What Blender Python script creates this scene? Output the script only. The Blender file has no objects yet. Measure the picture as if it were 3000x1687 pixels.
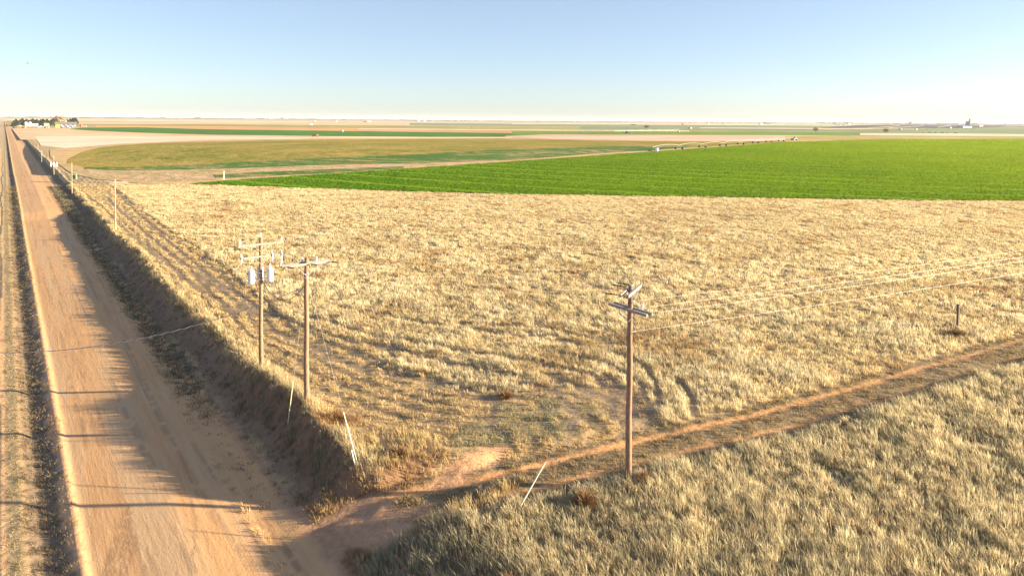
import bpy, math, random
import numpy as np
from mathutils import Vector, Matrix
random.seed(7); RNG = np.random.default_rng(11)
sc = bpy.context.scene
COL = sc.collection
R = math.radians

# ------------------------------------------------------------------ camera
PITCH = math.radians(1.7)
F, CX, CY = 2000.0, 1500.0, 351.0 + 2000.0 * math.tan(PITCH)   # focal length and optical centre in photograph pixels (3000 x 1687)
CAMX = -2.2
H = 17.5                                   # height of the drone above the grass field
ROLL = math.atan(23 / 3000.0)
YAW = R(36.68)                             # clockwise from +Y, the direction of the dirt road
_r = Vector((math.cos(YAW), -math.sin(YAW), 0)); _h = Vector((math.sin(YAW), math.cos(YAW), 0)); _z = Vector((0, 0, 1))
_f = _h * math.cos(PITCH) - _z * math.sin(PITCH); _u = _h * math.sin(PITCH) + _z * math.cos(PITCH)
_R = _r * math.cos(ROLL) + _u * math.sin(ROLL); _U = _u * math.cos(ROLL) - _r * math.sin(ROLL)
cam = bpy.data.cameras.new("camera"); camo = bpy.data.objects.new("camera", cam); COL.objects.link(camo)
camo.matrix_world = Matrix(((_R.x, _U.x, -_f.x, CAMX), (_R.y, _U.y, -_f.y, 0), (_R.z, _U.z, -_f.z, H), (0, 0, 0, 1)))
cam.shift_y = (CY - 843.5) / 3000.0; cam.sensor_width = 36; cam.lens = 36 * F / 3000; cam.clip_start = 0.5; cam.clip_end = 90000
sc.camera = camo

# ------------------------------------------------------------------ sky, sun, exposure
SUN_AZ, SUN_EL = 126.5, 11.3
w = bpy.data.worlds.new("World"); sc.world = w; w.use_nodes = True
sky = w.node_tree.nodes.new('ShaderNodeTexSky'); sky.sky_type = 'NISHITA'; sky.sun_disc = False
sky.sun_elevation = R(SUN_EL); sky.sun_rotation = R(SUN_AZ); sky.air_density = 0.7; sky.dust_density = 0.5; sky.ozone_density = 1.2
_mx = w.node_tree.nodes.new('ShaderNodeMix'); _mx.data_type = 'RGBA'; _mx.inputs[0].default_value = 0.36; _mx.inputs[7].default_value = (2.6, 3.05, 3.95, 1)   # thin high veil over the clear sky
w.node_tree.links.new(sky.outputs[0], _mx.inputs[6]); w.node_tree.links.new(_mx.outputs[2], w.node_tree.nodes['Background'].inputs[0])
w.node_tree.nodes['Background'].inputs[1].default_value = 0.05
sl = bpy.data.lights.new("sun", 'SUN'); sl.energy = 5.0; sl.angle = R(0.5); sl.color = (1.0, 0.80, 0.49)
so = bpy.data.objects.new("sun", sl); COL.objects.link(so)
sd = Vector((math.sin(R(SUN_AZ)) * math.cos(R(SUN_EL)), math.cos(R(SUN_AZ)) * math.cos(R(SUN_EL)), math.sin(R(SUN_EL))))
so.rotation_euler = sd.to_track_quat('Z', 'Y').to_euler()
sc.view_settings.view_transform = 'Standard'; sc.view_settings.look = 'None'
sc.view_settings.exposure = 2.25; sc.view_settings.gamma = 1.0
sc.cycles.max_bounces = 6; sc.cycles.diffuse_bounces = 2; sc.cycles.volume_bounces = 0

# ------------------------------------------------------------------ projection helpers
def ray(px, py):
    return _R * (px - CX) - _U * (py - CY) + _f * F
def at(px, py, z=0.0):
    "where the line of sight of a photograph pixel meets the height z"
    d = ray(px, py); t = (z - H) / d.z
    return (CAMX + d.x * t, d.y * t)
def proj(x, y, z):
    v = Vector((x - CAMX, y, z - H)); d = v.dot(_f)
    return CX + F * v.dot(_R) / d, CY - F * v.dot(_U) / d
def zat(x, y, py):
    lo, hi = -3.0, 60.0
    for _ in range(40):
        m = (lo + hi) / 2
        if proj(x, y, m)[1] > py: lo = m
        else: hi = m
    return lo

# ------------------------------------------------------------------ object helpers
def tag(o, label=None, cat=None, group=None, kind=None):
    if label: o['label'] = label
    if cat: o['category'] = cat
    if group: o['group'] = group
    if kind: o['kind'] = kind
    return o
def empty(name, loc, rz=0, **k):
    o = bpy.data.objects.new(name, None); COL.objects.link(o); o.location = loc; o.rotation_euler = (0, 0, rz)
    o.empty_display_size = 0.3
    return tag(o, **k)
class MB:
    def __init__(s): s.v = []; s.f = []
    def quadbox(s, c, sx, sy, sz, rot=None):
        M = rot or Matrix.Identity(3); n = len(s.v); c = Vector(c)
        for i in (-1, 1):
            for j in (-1, 1):
                for k in (-1, 1): s.v.append(c + M @ Vector((i * sx / 2, j * sy / 2, k * sz / 2)))
        for q in ((0, 1, 3, 2), (4, 6, 7, 5), (0, 4, 5, 1), (2, 3, 7, 6), (0, 2, 6, 4), (1, 5, 7, 3)):
            s.f.append([n + a for a in q])
        return s
    box = quadbox
    def bar(s, a, b, wd, ht):
        a, b = Vector(a), Vector(b); d = (b - a); L = d.length; d.normalize()
        up = Vector((0, 0, 1)) if abs(d.z) < .95 else Vector((0, 1, 0))
        sd_ = d.cross(up).normalized(); u2 = sd_.cross(d)
        M = Matrix((d, sd_, u2)).transposed()
        return s.quadbox((a + b) / 2, L, wd, ht, M)
    def path(s, pts, rad, n=8, cap=True):
        pts = [Vector(p) for p in pts]
        rad = rad if isinstance(rad, (list, tuple)) else [rad] * len(pts)
        base = len(s.v); prev = None
        for i, p in enumerate(pts):
            d = (pts[min(i + 1, len(pts) - 1)] - pts[max(i - 1, 0)]).normalized()
            if prev is None:
                prev = d.cross(Vector((0, 0, 1)) if abs(d.z) < .9 else Vector((1, 0, 0))).normalized()
            prev = (prev - d * prev.dot(d)).normalized(); q = d.cross(prev)
            for k in range(n):
                a = 2 * math.pi * k / n
                s.v.append(p + (prev * math.cos(a) + q * math.sin(a)) * rad[i])
        for i in range(len(pts) - 1):
            for k in range(n):
                a, b = base + i * n + k, base + i * n + (k + 1) % n
                s.f.append([a, b, b + n, a + n])
        if cap:
            s.f.append([base + k for k in range(n)][::-1]); e = base + (len(pts) - 1) * n
            s.f.append([e + k for k in range(n)])
        return s
    def lathe(s, c, prof, n=10, axis=None):
        c = Vector(c); ax = Vector(axis).normalized() if axis else Vector((0, 0, 1))
        return s.path([c + ax * z for r, z in prof], [max(r, .001) for r, z in prof], n)
    def poly(s, pts):
        n = len(s.v); s.v += [Vector(p) for p in pts]; s.f.append(list(range(n, n + len(pts)))); return s
    def build(s, name, mat, parent=None, smooth=False, **k):
        me = bpy.data.meshes.new(name); me.from_pydata([tuple(v) for v in s.v], [], s.f); me.materials.append(mat)
        if smooth: me.polygons.foreach_set('use_smooth', [True] * len(me.polygons))
        me.update(); o = bpy.data.objects.new(name, me); COL.objects.link(o)
        if parent: o.parent = parent
        return tag(o, **k)

def nodes(name):
    m = bpy.data.materials.new(name); m.use_nodes = True
    nt = m.node_tree; b = nt.nodes['Principled BSDF']; b.inputs['Specular IOR Level'].default_value = 0.2
    return m, nt, b
def N(nt, t, **k):
    n = nt.nodes.new(t)
    for a, v in k.items(): setattr(n, a, v)
    return n
def noise(nt, vec, scale, detail=4, rough=.55):
    n = N(nt, 'ShaderNodeTexNoise'); n.inputs['Scale'].default_value = scale; n.inputs['Detail'].default_value = detail
    n.inputs['Roughness'].default_value = rough; nt.links.new(vec, n.inputs['Vector']); return n.outputs['Fac']
def mapv(nt, vec, scale=(1, 1, 1), rot=0):
    m = N(nt, 'ShaderNodeMapping'); m.inputs['Scale'].default_value = scale; m.inputs['Rotation'].default_value = (0, 0, rot)
    nt.links.new(vec, m.inputs['Vector']); return m.outputs[0]
def ramp(nt, fac, stops):
    r = N(nt, 'ShaderNodeValToRGB'); e = r.color_ramp.elements
    while len(e) < len(stops): e.new(.5)
    for i, (p, c) in enumerate(stops): e[i].position = p; e[i].color = (*c, 1)
    nt.links.new(fac, r.inputs[0]); return r.outputs[0]
def mix(nt, fac, a, b, mode='MIX'):
    m = N(nt, 'ShaderNodeMix', data_type='RGBA', blend_type=mode)
    for s_, v in ((0, fac), (6, a), (7, b)):
        if isinstance(v, (int, float)): m.inputs[s_].default_value = v
        elif isinstance(v, tuple): m.inputs[s_].default_value = (*v, 1)
        else: nt.links.new(v, m.inputs[s_])
    return m.outputs[2]
def pos(nt): return N(nt, 'ShaderNodeNewGeometry').outputs['Position']
def bump(nt, b, h, strength=.5, dist=.05):
    n = N(nt, 'ShaderNodeBump'); n.inputs['Strength'].default_value = strength; n.inputs['Distance'].default_value = dist
    nt.links.new(h, n.inputs['Height']); nt.links.new(n.outputs[0], b.inputs['Normal'])
def plain(name, c, rough=.7, metal=0, var=.25, scale=6, obj=True, sz=(1, 1, 1)):
    m, nt, b = nodes(name); t = N(nt, 'ShaderNodeTexCoord').outputs['Object']
    f = noise(nt, mapv(nt, t, sz), scale, 5)
    nt.links.new(ramp(nt, f, [(.3, tuple(x * (1 - var) for x in c)), (.7, tuple(min(1, x * (1 + var * .7)) for x in c))]), b.inputs['Base Color'])
    b.inputs['Roughness'].default_value = rough; b.inputs['Metallic'].default_value = metal
    return m
M = {}
M['pole'] = plain('pole wood', (.27, .165, .10), .85, var=.45, scale=9, sz=(3, 3, .35))
M['arm'] = plain('weathered crossarm wood', (.28, .255, .215), .85, var=.4, scale=12, sz=(.6, .6, 3))
M['steel'] = plain('galvanised steel', (.45, .45, .44), .45, .6, .2)
M['brace'] = plain('pale brace', (.62, .58, .50), .6, .1, .15)
M['porcelain'] = plain('white porcelain', (.75, .74, .72), .3, 0, .08)
M['brownglaze'] = plain('brown glazed porcelain', (.07, .04, .035), .3, 0, .2)
M['tank'] = plain('light grey transformer paint', (.58, .64, .66), .4, 0, .08)
M['wire'] = plain('bare aluminium wire', (.62, .57, .49), .5, .3, .1)
M['darkwire'] = plain('insulated black cable', (.09, .085, .08), .6, 0, .2)
M['yellow'] = plain('faded yellow plastic guy guard', (.72, .62, .30), .5, 0, .15)
M['yellow2'] = plain('pale plastic guy guard', (.75, .70, .52), .5, 0, .12)
M['white'] = plain('white painted metal', (.80, .80, .78), .5, 0, .06)
M['dark'] = plain('dark rubber', (.03, .03, .03), .8, 0, .2)
M['postwood'] = plain('dark weathered post wood', (.13, .10, .075), .9, 0, .4)
M['palepole'] = plain('sun bleached pole wood', (.40, .31, .20), .85, 0, .2, sz=(3, 3, .4))
M['blue'] = plain('blue enamelled steel', (.06, .09, .20), .5, 0, .2)
M['greenbox'] = plain('dull green painted cabinet', (.20, .26, .14), .5, 0, .15)

# ------------------------------------------------------------------ numpy noise and ground shape
def vnoise(x, y, s, seed=0):
    x = x / s + seed * 17.13; y = y / s - seed * 9.71
    xi = np.floor(x); yi = np.floor(y); fx = x - xi; fy = y - yi
    fx = fx * fx * (3 - 2 * fx); fy = fy * fy * (3 - 2 * fy)
    def h(a, b):
        v = np.sin(a * 127.1 + b * 311.7 + seed * 74.7) * 43758.5453; return v - np.floor(v)
    return (h(xi, yi) * (1 - fx) + h(xi + 1, yi) * fx) * (1 - fy) + (h(xi, yi + 1) * (1 - fx) + h(xi + 1, yi + 1) * fx) * fy
def fbm(x, y, s, seed=0):
    return (vnoise(x, y, s, seed) * .5 + vnoise(x, y, s / 2.1, seed + 1) * .3 + vnoise(x, y, s / 4.3, seed + 2) * .2)
def sstep(a, b, x):
    t = np.clip((x - a) / (b - a), 0, 1); return t * t * (3 - 2 * t)
def rdepth(y): return np.interp(y, [0, 130, 150, 158, 252, 268, 430, 520, 1200, 4000], [1.5, 1.5, 1.4, .75, .7, 1.5, 1.4, .7, .4, .2])
def trailc(x): return np.interp(x, [6, 10, 12, 14, 17, 21, 26, 34, 45, 64, 80, 200], [29.2, 29.0, 28.6, 28.0, 26.6, 25.6, 24.6, 22.8, 21.1, 18.3, 16.0, -1])
def trailw(x, y):
    "1 inside the cut of the farm trail, 0 outside it"
    hw = 2.0 + np.maximum(0, 12.5 - x) * .38
    yc = trailc(x)
    wob = (vnoise(x, y, 1.7, 5) - .5) * .7
    return (1 - sstep(hw - .1, hw + .8, np.abs(y - yc) + wob)) * sstep(7.0, 8.6, x)
def lipwob(y): return (vnoise(y, y * 0, 6.0, 3) - .5) * .7 + (vnoise(y, y * 0, 1.6, 4) - .5) * .35
def zg(x, y):
    x = np.asarray(x, float); y = np.asarray(y, float); x, y = np.broadcast_arrays(x, y)
    d = rdepth(y)
    xs = x + np.where(x > 8.6, -lipwob(y) * np.clip((x - 8.6) / 2, 0, 1), 0)
    X = [-60, -20, -5, -2.3, -1.7, -1.0, -.55, -.1, .25, .55, 4, 7.2, 8.2, 9.2, 10.2, 11.4, 12.1, 14, 30]
    A = [0, .05, .10, .15, .16, -.12, -.08, .05, .16, .04, .16, 0, -.16, .12, .0, .34, .05, 0, 0]   # offsets from the road level
    K = [.0, .6, .9, 1, 1, 1, 1, 1, 1, 1, 1, 1, 1, .97, .55, .06, 0, 0, 0]                       # share of the road depth
    so_ = 1 - sstep(25.5, 28, y); K2 = list(K); K2[-6:] = [.95, .80, .48, .36, .10, 0]
    A2 = list(A); A2[12] = -.03; A2[13] = -.02; ka = np.interp(y, [0, 42, 56], [1, 1, 0])
    z = np.interp(xs, X, A) * (1 - ka) + np.interp(xs, X, A2) * ka - d * (np.interp(xs, X, K) * (1 - so_) + np.interp(xs, X, K2) * so_) - (.3 * so_ + .34 * np.clip(1.3 - d, 0, .6)) * np.exp(-((xs - 11.4) / .8) ** 2) + .3 * np.clip(1.3 - d, 0, .6) * np.exp(-((xs - 8.2) / .8) ** 2)
    z = z + .42 * np.exp(-((xs - 11.5) / 1.1) ** 2) * sstep(32.5, 36, y) * (1 - sstep(44, 49, y))
    t = trailw(x, y)
    far = np.interp(x, [7, 9, 12, 17, 26, 60], [0, .1, .45, .8, .86, .9])
    tz = -d * (1 - far) - .02
    yt = y - trailc(x)
    for c in (-.95, .95): tz = tz - .07 * np.exp(-((yt - c) / .32) ** 2)
    z = z * (1 - t) + np.minimum(tz, z + .3) * t
    near = np.clip(1 - np.hypot(x - 20, y - 40) / 130, 0, 1)
    off = np.clip(np.maximum(x - 9, -x - .3), 0, 2) / 2
    z = z + near * off * ((fbm(x, y, 7, 8) - .5) * .28 + (fbm(x, y, 1.1, 12) - .5) * .14)
    return z

# mown strip along the road: its right-hand edge for each Y
EY = [20, 26, 27.8, 29.8, 31.7, 33.7, 37.4, 43, 50, 57, 71, 87, 122, 184, 215]
EX = [27, 28, 29, 30.6, 30, 24.2, 21.4, 19.5, 18.6, 17.1, 17.9, 18.4, 18.4, 19.5, 20]
RUTS = [[(900, 930), (1100, 985), (1300, 1020), (1550, 1060), (1750, 1110), (1800, 1160), (1800, 1230)],
        [(1000, 900), (1250, 950), (1500, 985), (1750, 1020), (1880, 1070), (1925, 1130), (1935, 1200)],
        [(1780, 1105), (1835, 1150), (1870, 1210), (1850, 1260)],
        [(330, 548), (420, 640), (520, 730), (640, 830), (760, 905), (900, 960), (1050, 1010)],
        [(310, 580), (400, 660), (520, 760), (640, 850), (760, 925)],
        [(240, 560), (300, 610), (420, 720), (560, 830), (700, 920)],
        [(1600, 1100), (1750, 1150), (1830, 1200), (1835, 1250), (1800, 1310)],
        [(1650, 1040), (1790, 1075), (1880, 1130), (1905, 1200), (1895, 1280)],
        [(1100, 1010), (1300, 1060), (1500, 1100), (1640, 1160), (1690, 1220), (1660, 1300)],
        [(1350, 950), (1600, 965), (1850, 1020)],
        [(760, 960), (900, 1010), (1010, 1060), (1150, 1100), (1350, 1130), (1450, 1180), (1440, 1260)],
        [(1990, 1120), (2030, 1170), (2035, 1215)]]
def segd(x, y, P):
    d = np.full(x.shape, 1e9)
    for a, b in zip(P[:-1], P[1:]):
        a = np.array(a); b = np.array(b); ab = b - a; L = (ab ** 2).sum()
        t = np.clip(((x - a[0]) * ab[0] + (y - a[1]) * ab[1]) / L, 0, 1)
        d = np.minimum(d, np.hypot(x - a[0] - t * ab[0], y - a[1] - t * ab[1]))
    return d
EDGE = [at(*q) for q in [(350, 560), (480, 660), (640, 770), (740, 850), (850, 950), (1000, 1010), (1150, 1080), (1340, 1135), (1540, 1160), (1700, 1205), (1760, 1260)]]
RUTG = [[at(*p) for p in r] for r in RUTS]
def ell(x, y, c, rx, ry, k=.35):
    q = np.hypot((x - c[0]) / rx, (y - c[1]) / ry) + (vnoise(x, y, 1.4, 9) - .5) * k
    return 1 - sstep(.75, 1.1, q)
PAL = {'straw': (.59, .445, .215), 'pale': (.71, .59, .345), 'gold': (.43, .30, .135), 'rust': (.30, .155, .065), 'green': (.17, .175, .085),
       'sage': (.27, .255, .155), 'dark': (.14, .11, .07), 'soil': (.47, .265, .14), 'sand': (.60, .33, .16)}
PAL = {k: np.array(v) for k, v in PAL.items()}
def cover(x, y):
    """height, density weight and colour of the growth, and colour of the soil, at ground points"""
    x = np.asarray(x, float); y = np.asarray(y, float); n = x.shape
    big = fbm(x, y, 14, 20); mid = fbm(x, y, 3.2, 30); fine = fbm(x, y, .9, 40)
    edge = np.interp(y, EY, EX) + (vnoise(x, y, 2.5, 6) - .5) * 1.0
    h = (.30 + .16 * sstep(.3, .75, mid) + .06 * big) * (1 - .3 * sstep(50, 140, np.hypot(x, y))); den = .9 + .6 * sstep(.25, .55, fine * .5 + mid * .5)
    col = PAL['straw'] * .7 + PAL['pale'] * .3 + (PAL['pale'] - PAL['straw']) * sstep(.35, .7, mid)[..., None] * .7
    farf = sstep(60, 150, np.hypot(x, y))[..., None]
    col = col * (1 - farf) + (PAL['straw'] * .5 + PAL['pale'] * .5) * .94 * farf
    rs = sstep(.55, .72, fbm(x, y, 5, 50))[..., None]; col = col * (1 - rs * .6) + PAL['gold'] * rs * .6; rt = (sstep(.66, .74, fbm(x, y * 1.4, 3.4, 52)))[..., None]; col = col * (1 - rt * .6) + PAL['rust'] * rt * .6; col = col * (.88 + .26 * fbm(x, y, 30, 57))[..., None]
    dk = sstep(.62, .72, fbm(x, y, 1.5, 55)) * sstep(.40, .55, big); den = den * (1 - .85 * dk); h = h * (1 - .6 * dk)
    soil = np.broadcast_to(PAL['straw'] * .62 + PAL['soil'] * .22, n + (3,)).copy()
    def put(m, hh, dd, cc, ss=None, keep=0.):
        nonlocal h, den, col, soil
        m = np.clip(m, 0, 1); h = h * (1 - m) + hh * m; den = den * (1 - m) + dd * m
        col = col * (1 - m[..., None]) + cc * m[..., None]
        if ss is not None: soil = soil * (1 - m[..., None]) + ss * m[..., None]
    south = y < trailc(x) - 1.35
    # taller, greyer bluestem south of the trail
    put(1. * (south & (x > 8)), .44 + .42 * sstep(.3, .7, mid) * .35, .8 + .6 * sstep(.3, .55, fine), (PAL['pale'] * .60 + PAL['straw'] * .28) * (.84 + .4 * mid[..., None]), PAL['straw'] * .4)
    dk = sstep(.60, .72, fbm(x + 40, y, 2.0, 61)) * (south & (x > 8)); put(dk * .6, .34, .8, PAL['sage'] * .9 + PAL['straw'] * .1, PAL['sage'] * .6)
    mown = (1 - sstep(-.3, .3, x - edge)) * sstep(24, 26, y) * (~south)
    put(mown * .95, .12 + .09 * fine, 1.15, PAL['gold'] * (.85 + .4 * mid[..., None]) + PAL['straw'] * .18, PAL['gold'] * .75 + PAL['soil'] * .2)
    st = np.sin((x - edge * .85 - .12 * np.sin(y * .08)) * 2 * np.pi / 1.15) * mown * sstep(44, 56, y)
    put(sstep(.0, .6, st) * .9, .05, .25, PAL['dark'] * 1.2, PAL['gold'] * .3 + PAL['dark'] * .4); put(sstep(.2, .9, -st) * .5, .22, 1.2, PAL['straw'] * .9)
    de = segd(x, y, EDGE) + (vnoise(x, y, 3, 23) - .5) * .4; inn = (y < trailc(x) + 30) & (y > trailc(x) + 2.2) & (~south)
    st = np.sin(de * 2 * np.pi / 1.25) * (1 - sstep(44, 56, y)) * inn * (x > 12.5)
    mk = mown * (1 - sstep(5.5, 8, de)); put(sstep(.0, .6, st) * mk * .9, .05, .25, PAL['dark'] * 1.2, PAL['gold'] * .3 + PAL['dark'] * .4); put(sstep(.2, .9, -st) * mk * .5, .2, 1.2, PAL['straw'] * .85)
    mo = (1 - mown) * (1 - sstep(3.2, 4.6, de)) * sstep(24, 30, x + 12); put(sstep(.3, .8, st) * mo * .92, .08, .25, PAL['gold'] * .5, PAL['dark'] * 1.2)
    clump = sstep(.66, .78, fbm(x, y, 2.0, 66)) * mown; put(clump * .7, .25, .9, PAL['straw'])
    dk = sstep(.62, .72, fbm(x, y, 1.2, 71)) * mown; put(dk * .7, .05, .2, PAL['dark'], PAL['dark'] * 1.4)
    put(ell(x, y, at(1130, 1330), 3.0, 2.6), .42, .9, PAL['straw'] * .6 + PAL['gold'] * .35)
    put(ell(x, y, at(1510, 1250), 4.4, 2.4, 1.0) * .6, .15 + .12 * fine, 1.1, PAL['green'] * .5 + PAL['sage'] * .6, PAL['green'] * .6 + PAL['gold'] * .35)
    for i, r in enumerate(RUTG):
        d = segd(x, y, r) + (vnoise(x, y, 1.2, 80 + i) - .5) * .25
        put(.95 * (1 - sstep(.14, .42, d)), .05, .2, PAL['dark'] * 1.4, PAL['dark'] * 1.2 + PAL['soil'] * .15)
    # farm trail
    yt = y - trailc(x)
    tr = (1 - sstep(1.6, 2.3, np.abs(yt) + (vnoise(x, y, 1.0, 7) - .5) * .6)) * sstep(9, 12, x)
    put(tr, .08 + .10 * fine, .55 + .9 * (fine > .42), PAL['gold'] * .65 + PAL['dark'] * .35, PAL['gold'] * .35 + PAL['dark'] * .55)
    bare = np.zeros(n)
    for c, wd in ((1.0, .34), (-1.05, .26)):
        bare = np.maximum(bare, 1 - sstep(wd * .55, wd * 1.3, np.abs(yt - c) + (vnoise(x, y, .8, 14) - .5) * .3))
    put(bare * tr * np.clip(1.1 - x / 100, .15, 1) * sstep(.2, .45, mid + .15), .03, .05, PAL['gold'], PAL['sand'] * np.array((1, .92, .75)))
    wide = ell(x, y, at(1390, 1345), 2.8, .7, .9); put(wide, .06, .25, PAL['gold'], PAL['sand'])
    cut = trailw(x, y) * (x < 12.5); put(cut, .05, .08, PAL['gold'], PAL['soil'] * (.65 + .5 * mid[..., None]))
    put(ell(x, y, at(1370, 1455), 3.2, .45, .5) , .5, 1.6, PAL['straw'] * .9, PAL['soil'] * .6)
    put(ell(x, y, at(1190, 1460), 1.6, .5, .6) , .13, .5, PAL['gold'], PAL['soil'])
    for c_, rx_, ry_ in (((9.9, 31.2), 1.3, 1.0), ((10.6, 33.0), 1.5, 1.4), ((14.0, 30.3), 2.4, .7), ((9.6, 26.9), .8, 1.2), ((11.4, 31.2), 1.5, .8)):
        put(ell(x, y, c_, rx_, ry_, .8), .26, 1.0, PAL['gold'] * .75 + PAL['rust'] * .3, PAL['soil'] * .5)
    # road corridor
    lw = lipwob(y); xl = x - lw
    lip = sstep(10.2, 10.9, xl) * (1 - sstep(12.2, 13.2, xl + (mid - .5) * 2)) * (1 - trailw(x, y))
    lipn = np.interp(y, [0, 45, 60, 110, 200], [1, 1, .55, .3, .25])
    put(lip * lipn, .52 + .3 * sstep(.4, .7, mid), 1.8, (PAL['pale'] * .45 + PAL['straw'] * .35), PAL['soil'] * .6)
    rb = ell(x, y, at(960, 1255), 2.0, 1.3); put(rb, .3, 1.0, PAL['rust'] * .9 + PAL['gold'] * .2)
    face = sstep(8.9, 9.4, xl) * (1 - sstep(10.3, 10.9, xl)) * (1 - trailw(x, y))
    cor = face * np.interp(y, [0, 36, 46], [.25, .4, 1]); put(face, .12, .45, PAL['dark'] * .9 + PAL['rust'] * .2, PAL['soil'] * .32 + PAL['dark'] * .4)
    sc_ = sstep(8.8, 9.6, x) * (1 - sstep(13, 15, x)) * sstep(2.2, 3.0, trailc(x) - y + (mid - .5) * 1.2); put(sc_, .40 + .25 * fine, 1.5, PAL['pale'] * .45 + PAL['sage'] * .3, PAL['soil'] * .45)
    nc = sstep(9.3, 10.2, xl) * (1 - sstep(11.2, 12, xl)) * (1 - trailw(x, y)) * np.interp(y, [27, 29, 44, 54], [0, 1, 1, 0]); put(nc, .34, .75, PAL['sage'] * .8 + PAL['rust'] * .15, PAL['soil'] * .4)
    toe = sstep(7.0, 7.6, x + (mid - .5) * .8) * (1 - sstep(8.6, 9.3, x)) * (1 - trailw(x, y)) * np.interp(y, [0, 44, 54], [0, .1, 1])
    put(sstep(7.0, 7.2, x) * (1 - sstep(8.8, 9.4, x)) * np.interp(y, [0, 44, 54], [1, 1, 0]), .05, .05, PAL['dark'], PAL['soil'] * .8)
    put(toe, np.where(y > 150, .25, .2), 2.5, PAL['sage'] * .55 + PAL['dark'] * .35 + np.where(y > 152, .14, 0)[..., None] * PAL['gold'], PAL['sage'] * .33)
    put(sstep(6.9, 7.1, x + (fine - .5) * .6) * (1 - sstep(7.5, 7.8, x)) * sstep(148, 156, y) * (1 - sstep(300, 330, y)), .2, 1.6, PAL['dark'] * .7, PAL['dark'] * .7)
    left = x < 6.9
    put(1. * left, .0, 0., PAL['gold'], PAL['sand'])
    ll = 1 - sstep(-2.6, -2.2, x + (mid - .5) * .5); put(1. * (np.abs(x + 2.75 + .15 * np.sin(y * .11)) < .14), .05, .6, PAL['dark'], PAL['dark'] * 1.2)
    put(ll * (np.abs(x + 2.75 + .15 * np.sin(y * .11)) > .14), .06, .3, PAL['straw'] * .9, PAL['sand'] * .85 + PAL['straw'] * .15)
    gl = sstep(-2.5, -2.2, x) * (1 - sstep(-1.7, -1.5, x + (fine - .5) * .5)); put(gl * .9, .08, .7, PAL['sage'] * .3 + PAL['gold'] * .6, PAL['gold'] * .55 + PAL['sage'] * .25)
    dl = sstep(-1.75, -1.45, x + (fine - .5) * .5) * (1 - sstep(-.25, .0, x + (fine - .5) * .9))
    put(dl, .14, 1.1 * sstep(.25, .5, fine), PAL['dark'] * .9 + PAL['gold'] * .3 * sstep(.5, .65, mid)[..., None], PAL['dark'] * .9 + PAL['soil'] * .15)
    db = sstep(-.25, -.05, x) * (1 - sstep(.25, .5, x + (fine - .5) * .7)); put(db * (fine > .56), .16, 1.3, PAL['dark'] * .8 + PAL['gold'] * .3)
    return h, den, col, soil

def gmesh(name, xs, ys, mat, zf):
    X, Y = np.meshgrid(xs, ys); Z = zf(X, Y); nx, ny = len(xs), len(ys)
    co = np.stack([X, Y, Z], -1).reshape(-1, 3).astype(np.float32)
    i = np.arange((nx - 1) * (ny - 1)); r, c = i // (nx - 1), i % (nx - 1); a = r * nx + c
    F_ = np.stack([a, a + 1, a + nx + 1, a + nx], 1).astype(np.int32)
    me = bpy.data.meshes.new(name); me.vertices.add(len(co)); me.vertices.foreach_set('co', co.ravel())
    me.loops.add(F_.size); me.loops.foreach_set('vertex_index', F_.ravel())
    me.polygons.add(len(F_)); me.polygons.foreach_set('loop_start', np.arange(0, F_.size, 4, dtype=np.int32))
    me.polygons.foreach_set('use_smooth', np.ones(len(F_), bool)); me.update(calc_edges=True)
    me.materials.append(mat); o = bpy.data.objects.new(name, me); COL.objects.link(o)
    return o, X.ravel(), Y.ravel()
def geo(a, b, s0, k):
    out = [a]; s = s0
    while out[-1] < b: out.append(out[-1] + s); s *= k
    return np.array(out)
xs = np.concatenate([-geo(6, 16000, .4, 1.09)[::-1], np.arange(-5.8, 14, .14), np.arange(14, 60, .34), geo(60, 16000, .5, 1.07)])
ys = np.concatenate([-geo(0, 16000, 1, 1.15)[::-1][:-1], np.arange(0, 16, .8), np.arange(16, 50, .22), geo(50, 16000, .28, 1.0125)])

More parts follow.
